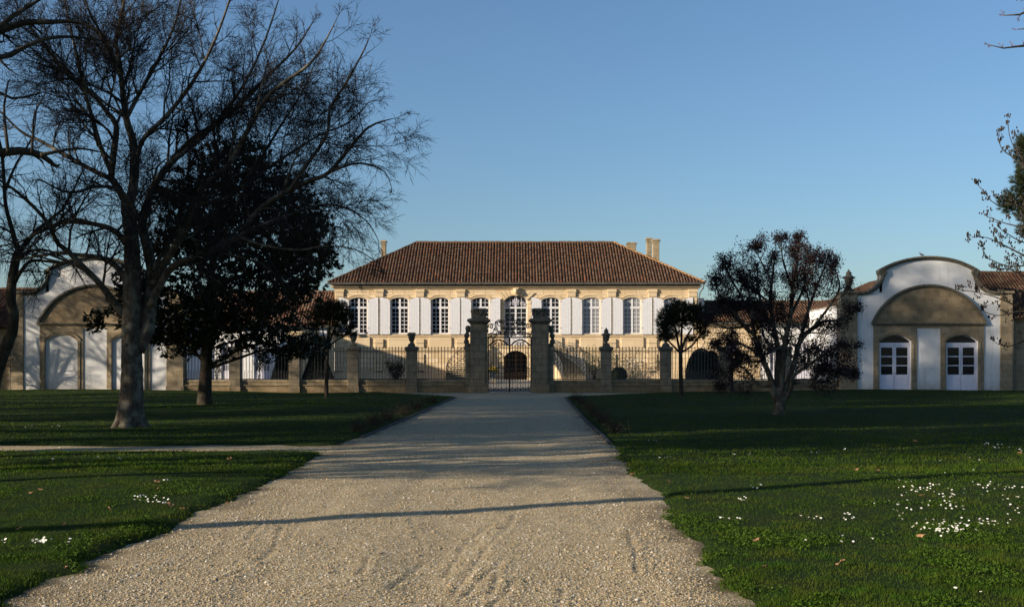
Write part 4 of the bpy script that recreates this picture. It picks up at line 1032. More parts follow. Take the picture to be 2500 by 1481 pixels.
# ---------------------------------------------------------------- the big bare tree
YT = 38.8
tt = tree_thing('bare_tree', 'large leafless tree with grey lichened trunk and wide fine twigs on the left lawn', (SX(318, YT), YT, 0))
rng = random.Random(11)
def trop(p):
    h = (p.z-4)/12; out = math.hypot(p.x-SX(322, YT), p.y-YT)/8
    return .07*min(1, h)-.13*max(0, out-.25)*(1-.6*min(1, max(0, h)))
ST = dict(trop=trop, wig=.17, n=[0, 5, 7, 8], ang=(25, 62), ratio=(.40, .62), rmin=.0062, thick=.028)
B = [MB(), MB()]
trunk = [(318,1056,54),(318,1046,43),(318,1030,36),(320,990,30),(322,940,27),(322,880,25),(321,830,24),(322,760,23),(323,700,22),(323,640,20),(320,580,18),(314,520,17),(312,496,16)]
limb(B, trunk, YT, 0, rng, ST, None, .15, sides=14, wig=.006)
for k in range(7):                        # root flare
    a = k*6.283/7+.3; x, y = SX(318, YT), YT
    B[0].tube([Vector((x+math.cos(a)*q, y+math.sin(a)*q, z)) for q, z in ((.10, 1.1), (.20, .5), (.33, .18), (.5, .02), (.7, -.12))], [.24, .25, .21, .15, .08], 9)
LIMBS = [
 ([(311,500,11),(290,462,9.5),(272,435,8.5),(278,370,8),(284,307,7),(262,275,6),(235,240,5),(203,213,5),(142,151,4),(95,95,3),(50,30,2),(20,-40,1.2)], -2),
 ([(314,500,14),(326,449,12),(326,354,10),(307,284,8),(293,165,6),(283,95,5),(300,20,4),(310,-80,2.5),(315,-160,1.5)], 1),
 ([(338,858,15),(352,825,17),(362,800,17),(366,750,16),(370,702,15),(372,662,14),(356,590,12),(347,543,11),(362,490,10),(378,449,9),(420,395,9),(473,340,8),(529,302,7),(590,250,5),(650,190,4),(720,120,3),(760,60,1.5)], 2.6),
 ([(372,690,11),(425,605,10),(482,510,9),(491,463,8),(525,430,8),(558,402,7),(614,302,6),(662,227,5),(756,156,3.5),(800,90,2),(820,50,1)], -3),
 ([(368,745,9),(411,662,9),(460,632,8),(510,614,8),(581,576,7),(619,524,6.5),(660,490,6),(709,463,6),(760,440,5.5),(803,421,5),(860,354,4),(898,312,3),(935,296,2),(958,290,1)], -4),
 ([(709,463,5),(735,420,4.8),(765,380,4.5),(799,326,4),(806,265,3.5),(845,203,3),(885,130,2),(902,92,1)], -1.5),
 ([(308,775,12),(292,755,11),(264,718,9),(236,684,8),(199,647,7.5),(168,615,7),(142,595,6),(109,534,5),(47,473,4),(0,440,3),(-60,400,2)], -3),
 ([(318,700,10),(304,678,8),(280,647,7),(242,628,6),(193,622,5),(140,618,4),(71,629,3),(20,640,2)], 2),
 ([(318,610,9),(284,567,7),(236,548,6),(156,543,5),(95,567,4),(50,590,2.5),(0,600,1.5)], 3),
 ([(278,440,7),(227,416,5.5),(170,385,5),(100,345,4),(50,320,3),(-20,250,2)], 3),
 ([(274,425,7),(246,359,6),(227,293,5),(208,227,4.5),(189,142,4),(170,60,3),(150,-40,1.5)], 1.5),
 ([(327,410,7),(350,340,6),(400,290,5.5),(450,230,5),(500,150,4),(540,60,3),(570,-30,2)], -2),
 ([(308,290,6),(345,220,5),(390,140,4),(430,50,3),(450,-50,2)], 2),
 ([(424,392,6),(500,330,5),(560,260,4),(610,180,3.5),(650,90,2.5),(680,0,1.5)], 3.5),
 ([(583,575,5),(650,545,4.5),(720,520,4),(790,500,3),(850,510,2),(900,545,1.3),(925,590,.8)], 0),
 ([(803,421,4),(860,400,3),(900,402,2.5),(940,420,1.5),(955,455,.8)], -1),
 ([(488,500,5.5),(560,480,4.5),(640,420,4),(700,380,3.5),(780,330,2.5),(850,300,2),(900,250,1.2)], 3),
 ([(581,578,4),(650,600,3.5),(730,610,3),(800,600,2.2),(870,610,1.5),(920,640,.8)], -2),
 ([(346,550,6),(300,470,5),(240,455,4),(170,470,3),(100,440,2)], -2.5),
 ([(290,165,4),(250,90,3),(215,20,2),(200,-40,1)], -2.5),
 ([(370,660,6),(440,560,5),(520,520,4.4),(600,440,4),(690,300,3),(740,220,2),(770,150,1)], 4.5),
]
OFFS = {5: YT-2.4, 14: YT-2, 15: YT-3, 17: YT-2.2}
for i, (nodes, dep) in enumerate(LIMBS): limb(B, nodes, OFFS.get(i, YT), dep, rng, ST, (3, 1.5, 3.6), every=.30, start=.14)
B[0].build('trunk', M['bark'], tt, True); B[1].build('twigs', M['twig'], tt)

# ---------------------------------------------------------------- leaning tree at the left edge and big tree reaching in
def side_tree(name, label, seed, Y, base, trunk, limbs, kids=(3, 1.2, 2.4), every=.5, matb='bark2', S=None, group=None, twig='twig', one=False):
    rng = random.Random(seed); t = tree_thing(name, label, (SX(base, Y), Y, 0), group); B = [MB(), MB()]
    if one: B[1] = B[0]
    S = S or ST2
    limb(B, trunk, Y, 0, rng, S, None, .2, sides=10, wig=.008)
    for nodes, dep in limbs: limb(B, nodes, Y, dep, rng, S, kids, every=every, start=.12)
    if one: B[0].build('branches', M[matb], t, True); return t
    B[0].build('trunk', M[matb], t, True); B[1].build('twigs', M[twig], t); return t
ST2 = dict(trop=-.05, wig=.2, n=[0, 3, 5, 6], ang=(25, 65), ratio=(.42, .66), rmin=.0055, thick=.028)
g0 = lambda Y: HZ+HC*F/Y                   # row of the ground at depth Y
side_tree('bare_tree', 'crooked bare tree with mossy leaning trunk rising at the left edge', 21, 46, -30,
  [(-30,g0(46)+4,26),(-28,980,20),(-14,930,17),(0,880,16),(22,830,14),(31,802,13),(33,761,12),(26,718,12),(34,656,11),(46,615,11)],
  [([(46,615,8),(36,585,7),(28,555,6),(14,501,5),(9,425,4.5),(2,360,4),(-20,290,3)], -1), ([(46,615,8),(70,585,6),(95,558,5),(130,530,4),(160,500,3),(200,420,2)], 1), ([(10,470,4),(40,400,3),(80,330,2),(90,250,1)], 1.5),
   ([(30,700,6),(70,640,4),(130,640,3),(200,650,2),(240,690,1.2)], -1), ([(0,880,6),(-20,840,5),(-50,800,4),(-90,700,3)], 0), ([(34,660,4),(60,620,3.5),(110,610,3),(170,640,2),(210,700,1)], -1.5)], every=.45)
side_tree('bare_tree', 'heavy dark branches of a tree just beyond the left edge reaching across the sky', 22, 27, -420,
  [(-420,g0(27)+5,60),(-415,1000,44),(-410,800,40),(-400,600,37),(-390,420,34),(-380,250,30),(-370,90,26),(-365,-60,20)],
  [([(-392,450,20),(-250,400,17),(-120,378,14),(0,373,11),(47,368,10),(100,378,8),(125,396,6)], 1.5), ([(-375,180,18),(-200,120,15),(-60,90,12),(0,75,10),(60,55,8),(120,54,6.5),(165,52,5),(215,62,3),(260,90,1.5)], 1),
   ([(-60,92,9),(0,140,8),(50,120,6),(110,95,5),(180,90,3.5),(250,100,2)], 1.3), ([(-20,85,7),(30,40,6),(80,10,4),(140,-30,3)], 1), ([(100,378,5),(140,370,4),(190,362,3),(240,370,2)], 1.2), ([(20,370,5),(14,320,4),(10,260,3),(20,200,2)], .5),
   ([(78,372,4),(80,330,3),(84,280,2.4),(110,230,1.5)], .8), ([(-380,300,15),(-260,200,10),(-150,60,7),(-60,-80,4)], 2), ([(-372,100,14),(-280,-60,9),(-180,-200,5)], 1), ([(-200,125,8),(-120,170,6),(-30,210,4.5),(30,240,3),(90,230,2)], 1)], kids=(3, .7, 1.5), every=.42, one=True)

# ---------------------------------------------------------------- evergreen magnolia
def magnolia():
    Y = 59.7; k = Y/F; rng = random.Random(31); rs = np.random.RandomState(31)
    t = tree_thing('evergreen_tree', 'dense dark evergreen tree with glossy leaves behind the big bare tree', (SX(500, Y), Y, 0))
    B = [MB(), MB()]
    S = dict(trop=.02, wig=.2, n=[0, 3, 4, 4], ang=(25, 65), ratio=(.45, .7), rmin=.008, thick=.03)
    limb(B, [(500,992,20),(500,960,17),(503,900,14),(506,830,13),(510,760,11),(515,680,9),(525,600,7),(540,500,5),(555,400,3)], Y, 0, rng, S, None, .2, sides=10)
    blobs = [(560,400,95,62),(485,490,95,75),(640,480,130,85),(720,560,90,90),(445,590,70,75),(560,600,150,95),(690,650,120,75),(470,745,115,95),(620,745,135,90),(330,690,45,48),(285,745,42,52),
             (748,842,62,38),(660,835,75,50),(540,815,120,62),(430,835,62,42),(775,600,45,75),(380,770,60,70),(735,700,60,50),(255,790,28,30),(800,640,28,30),(590,360,50,35),(510,560,60,60),(340,820,40,30)]
    base = []; dirs = []
    for (cx, cy, rx, ry) in blobs:
        c = P(cx, cy, Y); n = int(rx*ry/27)
        a = P(508, min(900, cy+60), Y)
        mid = a.lerp(c, .55)+Vector((0, 0, .3)); B[0].tube([a, mid, c], [.09, .06, .03], 5)
        dY = (rx+ry)/2*k*1.15; off = rng.uniform(-1, 1)*1.4
        for i in range(n):
            v = rv(rng).normalized()*(rng.random()**.4)*rng.uniform(.85, 1.12)
            q = c+Vector((v.x*rx*k, v.y*dY+off, v.z*ry*k))
            if rng.random() < .25: B[1].tube([c.lerp(q, .2), c.lerp(q, .6)+Vector((0,0,-.1)), q], [.02, .014, .008], 3)
            ax = (q-c).normalized()+Vector((0,0,.35)); ax.normalize()
            for j in range(rng.randint(6, 9)):
                dd = (ax*.75+rv(rng)*.75).normalized(); base.append(tuple(q)); dirs.append(tuple(dd))
    B[0].build('trunk', M['bark2'], t, True); B[1].build('branchlets', M['twig'], t)
    leafcloud('crown', np.array(base), np.array(dirs), .29, .11, M['magnolia'], t, rs)
magnolia()

# ---------------------------------------------------------------- purple-leaved tree
def purple():
    Y = 48.0; k = Y/F; rng = random.Random(41); rs = np.random.RandomState(41)
    t = tree_thing('purple_tree', 'purple-leaved tree with several stems from one base on the right lawn', (SX(1903, Y), Y, 0))
    B = [MB(), MB()]; tips = []
    S = dict(trop=.05, wig=.2, n=[0, 3, 5, 5], ang=(20, 58), ratio=(.45, .7), rmin=.0055, thick=.026)
    limb(B, [(1903,1018,16),(1902,1005,15),(1903,985,14),(1904,965,12)], Y, 0, rng, S, None, .1, sides=9)
    stems = [([(1896,980,9),(1888,950,8),(1880,920,7),(1860,870,6),(1842,820,5),(1836,770,4.5),(1830,720,3),(1815,680,2)], -.6), ([(1902,970,9),(1898,920,8),(1900,860,7),(1890,800,5),(1880,740,4),(1885,680,3),(1890,640,2)], .5),
      ([(1906,965,8),(1910,900,7),(1916,840,6),(1930,770,5),(1935,700,4),(1945,640,3),(1950,595,1.5)], -.8), ([(1910,970,8),(1925,930,7),(1940,880,6),(1955,830,6),(1985,800,5),(2010,785,4),(2050,780,3),(2085,760,2)], .3),
      ([(1914,975,7),(1930,950,6),(1935,920,5),(1960,900,4),(1990,880,3.5),(2040,850,2.5),(2080,850,1.5)], -1), ([(1884,940,5),(1860,942,4),(1842,930,3.5),(1825,905,2.5),(1805,890,1.5)], .4), ([(1938,936,4),(1960,935,3.5),(1978,946,3),(1985,930,2),(2000,905,1.2)], -.3),
      ([(1842,820,4),(1815,790,3.5),(1790,760,3),(1765,745,2)], -1), ([(1955,830,4),(1970,770,3.5),(1990,710,3),(2010,660,2),(2020,630,1.2)], 1), ([(1890,800,4),(1865,760,3.5),(1850,700,3),(1850,660,2)], 1.5), ([(1930,770,4),(1960,710,3),(1985,660,2),(1975,620,1.2)], -1.6),
      ([(1838,790,3),(1800,800,3),(1770,800,2),(1745,790,1.3)], .5), ([(1985,800,3.5),(2030,740,3),(2050,700,2),(2040,660,1.2)], -.6), ([(1880,740,3),(1830,700,2.5),(1790,680,2),(1775,660,1.2)], -.5), ([(1916,840,4),(1880,860,3),(1840,870,2),(1800,860,1.5)], -1.5),
      ([(1836,770,3.5),(1805,715,2.6),(1775,665,2),(1765,640,1)], .8), ([(1842,820,3.5),(1795,775,2.6),(1755,715,2),(1745,690,1)], -.6), ([(1860,880,3),(1820,885,2.4),(1785,905,1.6),(1765,925,1)], .6), ([(1885,690,2.6),(1862,645,2),(1845,612,1)], .3), ([(1935,700,2.6),(1912,640,2),(1908,592,1)], -.4),
      ([(1965,800,3),(1975,740,2.4),(1965,690,1.8),(1985,650,1)], .2), ([(1890,860,3),(1865,820,2.4),(1850,770,1.8),(1800,745,1)], .9), ([(1930,930,3),(1965,925,2.2),(2010,930,1.6),(2050,915,1)], -.5), ([(1940,840,3),(1960,880,2.2),(1985,900,1.5),(2010,890,1)], .8),
      ([(1945,870,3),(1990,850,2.6),(2040,880,2),(2080,910,1.2)], 1.2), ([(1860,870,3.5),(1830,850,3),(1790,830,2.5),(1755,830,1.5)], 1)]
    for nodes, d in stems: limb(B, nodes, Y, d, rng, S, (2, .7, 1.35), .15, every=.13, start=.3, sides=6, tips=tips)
    B[0].build('trunk', M['bark'], t, True); B[1].build('twigs', M['twig'], t)
    base = []; dirs = []
    for p, d in tips:
        for j in range(4):
            q = p+rv(rng)*.09; base.append(tuple(q)); dirs.append(tuple((d*.5+rv(rng)*.7+Vector((0,0,.15))).normalized()))
    leafcloud('crown', np.array(base), np.array(dirs), .074, .046, M['purple'], t, rs)
purple()
def small_purple():
    Y = 84.5; rng = random.Random(42); rs = np.random.RandomState(42)
    t = tree_thing('purple_sapling', 'small reddish sapling with thin trunk before the railing, left of the purple tree', (SX(1787, Y), Y, 0)); B = [MB(), MB()]; tips = []
    S = dict(trop=.02, wig=.2, n=[0, 3, 4, 5], ang=(30, 70), ratio=(.45, .7), rmin=.01, thick=.03)
    limb(B, [(1787,g0(Y)+2,6),(1786,930,4.6),(1787,890,4),(1786,850,3),(1787,815,2)], Y, 0, rng, S, (2, .8, 1.3), .2, every=.2, start=.35, tips=tips, sides=6)
    limb(B, [(1787,900,3),(1805,885,2.4),(1822,880,1.5)], Y, -.3, rng, S, (2, .6, 1.0), .2, every=.15, start=.3, tips=tips, sides=5)
    B[0].build('trunk', M['bark2'], t, True); B[1].build('twigs', M['twig'], t)
    base = [tuple(p+rv(rng)*.08) for p, d in tips for j in range(2)]; leafcloud('crown', np.array(base), rdir(rs, len(base)), .13, .08, M['purple'], t, rs)
small_purple()

# ---------------------------------------------------------------- young pines and the tall pine at the right edge
def needles(name, tufts, mat, parent, rs, n=26, L=.2, w=.006):
    tufts = np.array([(*p, *d) for p, d in tufts]); m = len(tufts)
    p = np.repeat(tufts[:, :3], n, 0); d = np.repeat(tufts[:, 3:], n, 0)
    dd = d*.8+rs.normal(size=d.shape)*.55; dd /= np.linalg.norm(dd, axis=1, keepdims=True)
    p = p-d*rs.uniform(0, .16, (len(p), 1))
    s = np.cross(dd, rs.normal(size=dd.shape)); s /= np.linalg.norm(s, axis=1, keepdims=True)
    LL = L*rs.uniform(.7, 1.15, (len(p), 1))
    v = np.stack([p-s*w, p+s*w, p+dd*LL], 1).reshape(-1, 3)
    return npmesh(name, v, np.arange(len(v)).reshape(-1, 3), mat, parent, np.repeat(np.arange(m), n).astype(float))
def pine(label, seed, Y, trunk, limbs, tufts_per, blobs, L=.2, w=.009, n=24, group=None):
    rng = random.Random(seed); rs = np.random.RandomState(seed); k = Y/F
    t = tree_thing('young_pine' if group else 'tall_pine', label, (SX(trunk[0][0], Y), Y, 0), group); B = [MB(), MB()]; S = dict(trop=.05, wig=.15, n=[0,2,3,3], ang=(25,60), ratio=(.5,.7), rmin=.008, thick=.02)
    limb(B, trunk, Y, 0, rng, S, None, .2, sides=8, wig=.006)
    for nodes, d in limbs: limb(B, nodes, Y, d, rng, S, None, .15, sides=5)
    tf = []
    top = P(trunk[-1][0], trunk[-1][1], Y)
    for (cx, cy, rx, ry, dy) in blobs:
        c = P(cx, cy, Y); c.y += dy
        for i in range(int(tufts_per*rx*ry/48)):
            v = rv(rng).normalized()*rng.random()**.4; q = c+Vector((v.x*rx*k, v.y*(rx+ry)/2*k, v.z*ry*k))
            d = (v+Vector((0,0,.7))).normalized(); tf.append((tuple(q), tuple(d)))
            if rng.random() < .25: B[0].tube([c+(q-c)*.15-Vector((0,0,.12)), c+(q-c)*.6-Vector((0,0,.1)), q], [.016, .012, .006], 3)
    B[0].build('trunk', M['bark2'], t, True)
    needles('crown', tf, M['needle'], t, rs, n, L, w); return t
pine('young pine with thin trunk and round needle crown, left of the gate', 51, 71.5,
     [(797,g0(71.5)+2,6),(797,940,5),(798,900,4.4),(800,850,4),(803,815,3),(806,780,2.4),(810,745,1.5)],
     [([(800,850,3),(812,815,2.5),(832,770,2)], .5), ([(799,856,2.5),(780,830,2),(770,800,1.5)], -.5), ([(801,846,2.5),(830,825,2),(855,815,1.4)], -.4), ([(800,853,2),(790,815,2),(785,780,1.4)], .6)],
     10, [(812,768,46,34,0),(775,765,32,30,.4),(842,775,30,36,-.3),(800,742,34,18,.2),(830,748,30,18,-.4),(858,806,16,20,0),(770,795,24,14,0),(826,812,26,10,.3),(775,826,20,9,-.3)], group='young pines before the railing')
pine('young pine with rounder dark crown and stake-thin trunk, right of the gate', 52, 71.5,
     [(1663,g0(71.5)+3,6),(1663,940,5.4),(1662,900,4.8),(1662,862,4.4)],
     [([(1662,864,3.5),(1655,835,3),(1650,800,2)], .4), ([(1662,864,3.5),(1672,830,3),(1690,800,2)], -.4), ([(1662,862,3),(1640,840,2.4),(1622,822,1.6)], .2), ([(1663,860,3),(1690,842,2.5),(1710,815,1.6)], .2), ([(1662,862,3),(1664,820,3),(1665,780,2)], 0)],
     12, [(1665,772,46,34,0),(1630,775,30,34,.3),(1705,775,32,34,-.3),(1655,745,30,18,.2),(1690,752,34,18,-.3),(1618,800,18,22,0),(1718,808,18,22,.2),(1640,815,24,16,0),(1688,825,20,10,0),(1612,822,10,12,0)], group='young pines before the railing')
pine('tall dark pine showing its shaggy crown edge above the right outbuilding', 53, 64,
     [(2590,g0(64)+2,20),(2590,800,16),(2585,600,13),(2578,450,10),(2572,340,6)], [([(2585,600,8),(2540,520,5),(2490,480,3)], -1), ([(2580,480,7),(2540,420,5),(2500,370,3)], 1)],
     9, [(2505,372,34,36,0),(2492,440,36,30,-.6),(2482,488,40,36,.4),(2520,520,40,40,0),(2550,420,60,70,.5),(2560,540,60,50,0),(2575,340,50,50,0),(2620,450,60,90,0),(2498,345,18,22,0),(2510,560,30,20,0)], L=.24, w=.010, n=24)

# ---------------------------------------------------------------- pod tree and red-twigged tree at the right edge
def podtree():
    Y = 36; rng = random.Random(61); t = tree_thing('pod_tree', 'bare tree at the right edge with upswept twigs full of dark seed pods', (SX(2700, Y), Y, 0)); B = [MB()]*2; pods = MB()
    S = dict(trop=.14, wig=.08, n=[0, 2, 3, 3], ang=(20, 50), ratio=(.5, .75), rmin=.0048, thick=.022); tips = []
    limb(B, [(2700,g0(Y)+4,26),(2700,950,20),(2695,800,18),(2690,600,15),(2680,420,12),(2675,250,8)], Y, 0, rng, S, None, .2, sides=9)
    ls = [([(2690,640,9),(2600,580,7),(2520,540,5),(2470,500,3.4),(2420,500,2.4),(2390,470,1.6),(2377,455,1)], -.5), ([(2690,700,9),(2590,660,7),(2500,630,5),(2440,600,3.4),(2395,580,2),(2362,578,1)], .3), ([(2692,740,8),(2600,690,6),(2510,650,4.4),(2450,650,3),(2400,630,1.6),(2385,610,1)], .8),
          ([(2692,780,8),(2600,740,6),(2520,700,4.4),(2460,660,3),(2420,655,1.8)], -.8), ([(2690,800,8),(2600,790,6),(2500,760,4.5),(2430,730,3.2),(2380,715,2),(2335,708,1)], -.3), ([(2690,840,7),(2590,840,6),(2500,830,4),(2450,845,3),(2420,838,1.6)], .4),
          ([(2685,520,8),(2580,460,6),(2510,420,4),(2460,385,2.6),(2430,360,1.6),(2423,335,1)], .6), ([(2680,450,7),(2570,420,5),(2490,390,3),(2455,345,1.6),(2447,300,1)], -.4), ([(2690,620,8),(2590,590,6),(2500,560,4.4),(2440,545,2.6),(2400,530,1.6)], 1.2), ([(2690,760,8),(2580,760,6),(2480,760,4),(2420,770,2.4),(2390,760,1.4)], 1), ([(2690,690,8),(2600,640,6),(2530,600,4),(2480,590,3),(2430,560,1.6)], -1.2)]
    ls = [([(x+(14 if x < 2560 else 0), y, max(.9, w*.5)) for x, y, w in nd], d) for nd, d in ls]
    for nodes, d in ls: limb(B, nodes, Y, d, rng, S, (1, .4, .95), .15, every=.15, start=.3, sides=5, tips=tips)
    for p, d in tips:
        for j in range(rng.choice((1, 1, 2, 3))):
            q = p+rv(rng)*.035+Vector((0,0,.03)); r = rng.uniform(.022, .035); pods.blob(tuple(q), r*.72, r*.72, r*1.25, 6, 4)
    B[0].build('branches', M['bark2'], t, True); pods.build('seed_pods', M['pod'], t, True)
podtree()
STr = dict(trop=.05, wig=.12, n=[0, 3, 4, 4], ang=(25, 60), ratio=(.42, .62), rmin=.0045, thick=.02)
side_tree('bare_tree', 'bare tree whose reddish twig ends hang in the top right corner', 71, 30, 2900,
  [(2900,g0(30)+4,34),(2895,900,26),(2890,600,23),(2870,300,18),(2860,50,14),(2850,-150,9)],
  [([(2875,340,12),(2740,200,8),(2640,140,6),(2560,122,4),(2500,112,3),(2450,118,1.6),(2415,110,1)], -.5), ([(2862,100,11),(2720,40,8),(2620,20,6),(2540,14,4),(2490,36,2.4),(2452,38,1.2)], .3), ([(2860,60,10),(2740,-40,7),(2620,-40,5),(2530,-20,3),(2490,-4,1.6)], -.3), ([(2640,140,4),(2570,80,3),(2510,70,1.8),(2484,72,1)], .3)],
  kids=(2, .25, .6), every=.2, matb='bark2', S=STr, twig='redtwig')

# ---------------------------------------------------------------- clipped yews, shrubs, flowers in the court
def clipped(name, label, cat, Y, blobs, mat='yew', dens=2600, size=.07, seed=1, jit=.03):
    k = Y/F; rs = np.random.RandomState(seed); z0 = float(court_z(Y)); c0 = blobs[0]
    t = thing(name, label, cat, (SX(c0[0], Y), Y, z0)); core = MB(); base = []; nor = []
    for (cx, cyt, cyb, w, shape) in blobs:      # top row, foot row, full width in photo pixels
        x = SX(cx, Y); zt = SZ(cyt, Y); zb = max(SZ(cyb, Y), z0-.2); h = zt-zb; r = w*k/2
        prof = {'dome': lambda q: r*(1-max(0, q-.25)**2/.5625)**.5*(.93+.07*min(1, q*6)), 'ball': lambda q: r*max(.02, (1-(2*q-1)**2))**.5, 'cone': lambda q: r*(1-q)**.8*(.8+.2*min(1, q*8))}[shape]
        core.lathe([(prof(i/10)*.94+.005, zb+h*i/10*.97) for i in range(11)], (x, Y, 0), 18)
        n = int(dens*r*h*2.2); q = rs.uniform(0, 1, n); a = rs.uniform(0, 6.283, n); rr = np.array([prof(v) for v in q])+rs.normal(size=n)*jit
        base.append(np.stack([x+rr*np.cos(a), Y+rr*np.sin(a), zb+h*q], 1)); nn = np.stack([np.cos(a), np.sin(a), q*.8-.1], 1); nor.append(nn/np.linalg.norm(nn, axis=1, keepdims=True))
    base = np.concatenate(base); nor = np.concatenate(nor); d = nor*.6+rs.normal(size=nor.shape)*.6; d /= np.linalg.norm(d, axis=1, keepdims=True)
    core.build('branch_core', M['yew'], t, True); leafcloud('foliage', base, d, size, size*.6, M[mat], t, rs)
clipped('clipped_ball', 'small clipped round box ball behind the railing right of the flame-topped urn', 'shrub', 98, [(1511,896,936,38,'ball')], seed=3)
clipped('clipped_yew', 'large clipped yew dome behind the railing near the purple tree', 'shrub', 91, [(1712,851,950,74,'dome'),(1737,856,950,52,'dome')], seed=4)
clipped('clipped_cone', 'dark clipped yew cone behind the railing under the evergreen branches', 'shrub', 91.5, [(688,852,950,62,'cone')], seed=5)
clipped('clipped_cone', 'broad dark clipped yew cone left of the left young pine', 'shrub', 91.5, [(776,838,950,92,'cone')], seed=6)
def shrub(name, label, Y, cx, cy, w, h, n, size=.11, mat='shrub', seed=1, z0=None, stems=9, mb='twig'):
    k = Y/F; rs = np.random.RandomState(seed); rng = random.Random(seed); zg = float(court_z(Y)) if z0 is None else z0
    t = thing(name, label, 'shrub', (SX(cx, Y), Y, zg)); m = MB(); c = P(cx, cy, Y); pts = []
    for i in range(stems):
        e = c+Vector((rng.uniform(-1,1)*w*k*.5, rng.uniform(-.4,.4)*w*k*.5, rng.uniform(-.3,.5)*h*k)); r0 = Vector((c.x+rng.uniform(-.2,.2)*w*k*.5, Y+rng.uniform(-.1,.1), zg-.03)); mid = r0.lerp(e, .5)+rv(rng)*.1
        m.tube([r0, mid, e], [.018, .013, .006], 4); pts += [(mid, e)]
    m.build('stems', M[mb], t)
    base = []
    for i in range(n):
        a, e = rng.choice(pts); q = a.lerp(e, rng.uniform(0, 1.15))+rv(rng)*w*k*.10; base.append((q.x, q.y, max(zg+.02, q.z)))
    leafcloud('foliage', np.array(base), rdir(rs, n, .3), size, size*.55, M[mat], t, rs)
shrub('shrub', 'loose dark shrub in the shade before the manor wall, left of the gate', 101, 968, 902, 56, 50, 1500, .14, 'magnolia', 7)
shrub('climbing_rose', 'thin climbing shrub on the wall beside the right stair flight', 105.5, 1452, 880, 50, 62, 420, .13, seed=8, stems=14)
shrub('climbing_rose', 'sparse climber on the manor wall above the round box ball', 106.3, 1510, 862, 70, 45, 420, .13, seed=9, stems=12)
shrub('climbing_rose', 'low sparse rose before the manor wall right of the box ball', 105.8, 1548, 912, 36, 22, 150, .12, seed=10, stems=10)
shrub('climbing_rose', 'spindly climber on the manor wall behind the right young pine', 106.0, 1618, 885, 40, 50, 260, .12, seed=12, stems=10)
shrub('climbing_rose', 'leafy climber on the white wall left of the evergreen trunk', 103, 458, 900, 26, 80, 260, .15, 'magnolia', 13)
shrub('climbing_rose', 'leafy climber on the white wall right of the evergreen trunk', 103, 530, 895, 30, 90, 360, .15, 'magnolia', 14)
shrub('climbing_rose', 'tall leafy climber beside the narrow clipped cone', 103, 632, 880, 28, 100, 420, .15, 'magnolia', 15)
def flower_urn():
    Y = 97.5; x = SX(1204.5, Y); z0 = float(court_z(Y)); t = thing('flower_urn', 'cast iron urn of yellow flowers in the court behind the gate', 'planter', (x, Y, z0)); k = Y/F
    b = MB(); b.bbox(x-.25, x+.25, Y-.25, Y+.25, z0-.05, z0+.33, .03); b.build('pedestal', M['trim'], t); zb = z0+.33
    b = MB(); b.lathe([(.20,0),(.20,.05),(.10,.10),(.07,.2),(.10,.27),(.22,.33),(.30,.45),(.33,.58),(.38,.62),(.38,.66),(.30,.66)], (x, Y, zb), 18); b.build('bowl', M['urnblue'], t, True)
    rs = np.random.RandomState(5); n = 420; a = rs.uniform(0, 6.283, n); r = .46*np.sqrt(rs.uniform(0, 1, n)); base = np.stack([x+r*np.cos(a), Y+r*np.sin(a), zb+.64+.26*(1-(r/.46)**2)+rs.normal(size=n)*.04], 1)
    leafcloud('flowers', base, rdir(rs, n, .8), .09, .08, M['yellow'], t, rs); leafcloud('foliage', base-np.array([0,0,.09]), rdir(rs, n, .2), .10, .06, M['shrub'], t, rs)
flower_urn()

# ---------------------------------------------------------------- tree belt beyond the left edge: its long shadows cross the lawn and drive
belt0 = None
def make_belt_tree():                      # high clear trunk, upswept bare limbs; about 18 m tall
    rng = random.Random(5); t = tree_thing('bare_tree', 'x', (0, 0, 0), 'tall bare trees of the belt beyond the left edge'); B = [MB(), MB()]
    S = dict(trop=.06, wig=.13, n=[0, 4, 6, 7], ang=(20, 55), ratio=(.45, .68), rmin=.016, thick=.03)
    pts = [Vector((.15*math.sin(i*.8), .12*math.cos(i), i*1.45-.1)) for i in range(12)]; B[0].tube(pts, [.30*(1-.07*i) for i in range(12)], 8)
    for i in range(15):
        k = 3.9+i*.48; p = pts[int(k)].lerp(pts[min(11, int(k)+1)], k-int(k)); a = i*2.4; an = R(rng.uniform(35, 65))
        grow(B, p, Vector((math.cos(a)*math.sin(an), math.sin(a)*math.sin(an), math.cos(an))), rng.uniform(3.5, 5.5)*(1-.035*i), .10, 3, rng, S)
    B[0].build('trunk', M['bark2'], t, True); B[1].build('twigs', M['twig'], t); return t
rng = random.Random(77); LB = 'tall bare tree of the belt beyond the left edge'
BELT = [(-22,14.5,.85),(-24,22.5,.9),(-30,24,1.0),(-26,29,.95),(-33,31,1.05),(-29,36,1.0),(-36,39,1.1),(-31,43,1.0),(-40,33,1.15),(-42,45,1.2),(-44,26,1.2),(-36,20,1.0),(-48,38,1.3),(-50,50,1.35),
     (-38,52,1.45),(-37,62,1.45),(-42,58,1.55),(-40,47,1.5),(-47,55,1.7),(-54,59,1.5),(-52,66,1.35),(-57,80,.8),(-50,76,.95),(-58,78,1.0),(-35,26,1.05),(-30,49,1.2),(-45,36,1.3),(-57,53,1.7),(-60,58,1.7),(-39,67,.85),(-36,57.5,1.75)]
lane = lambda x, y: .906*y-.4226*x
BELT = [(x, y, s) for x, y, s in BELT if s >= 1.7 or not any(abs(lane(x, y)-g) < w for g, w in ((43.8, 1.7), (50.5, 1.0), (70, 2.6)))]
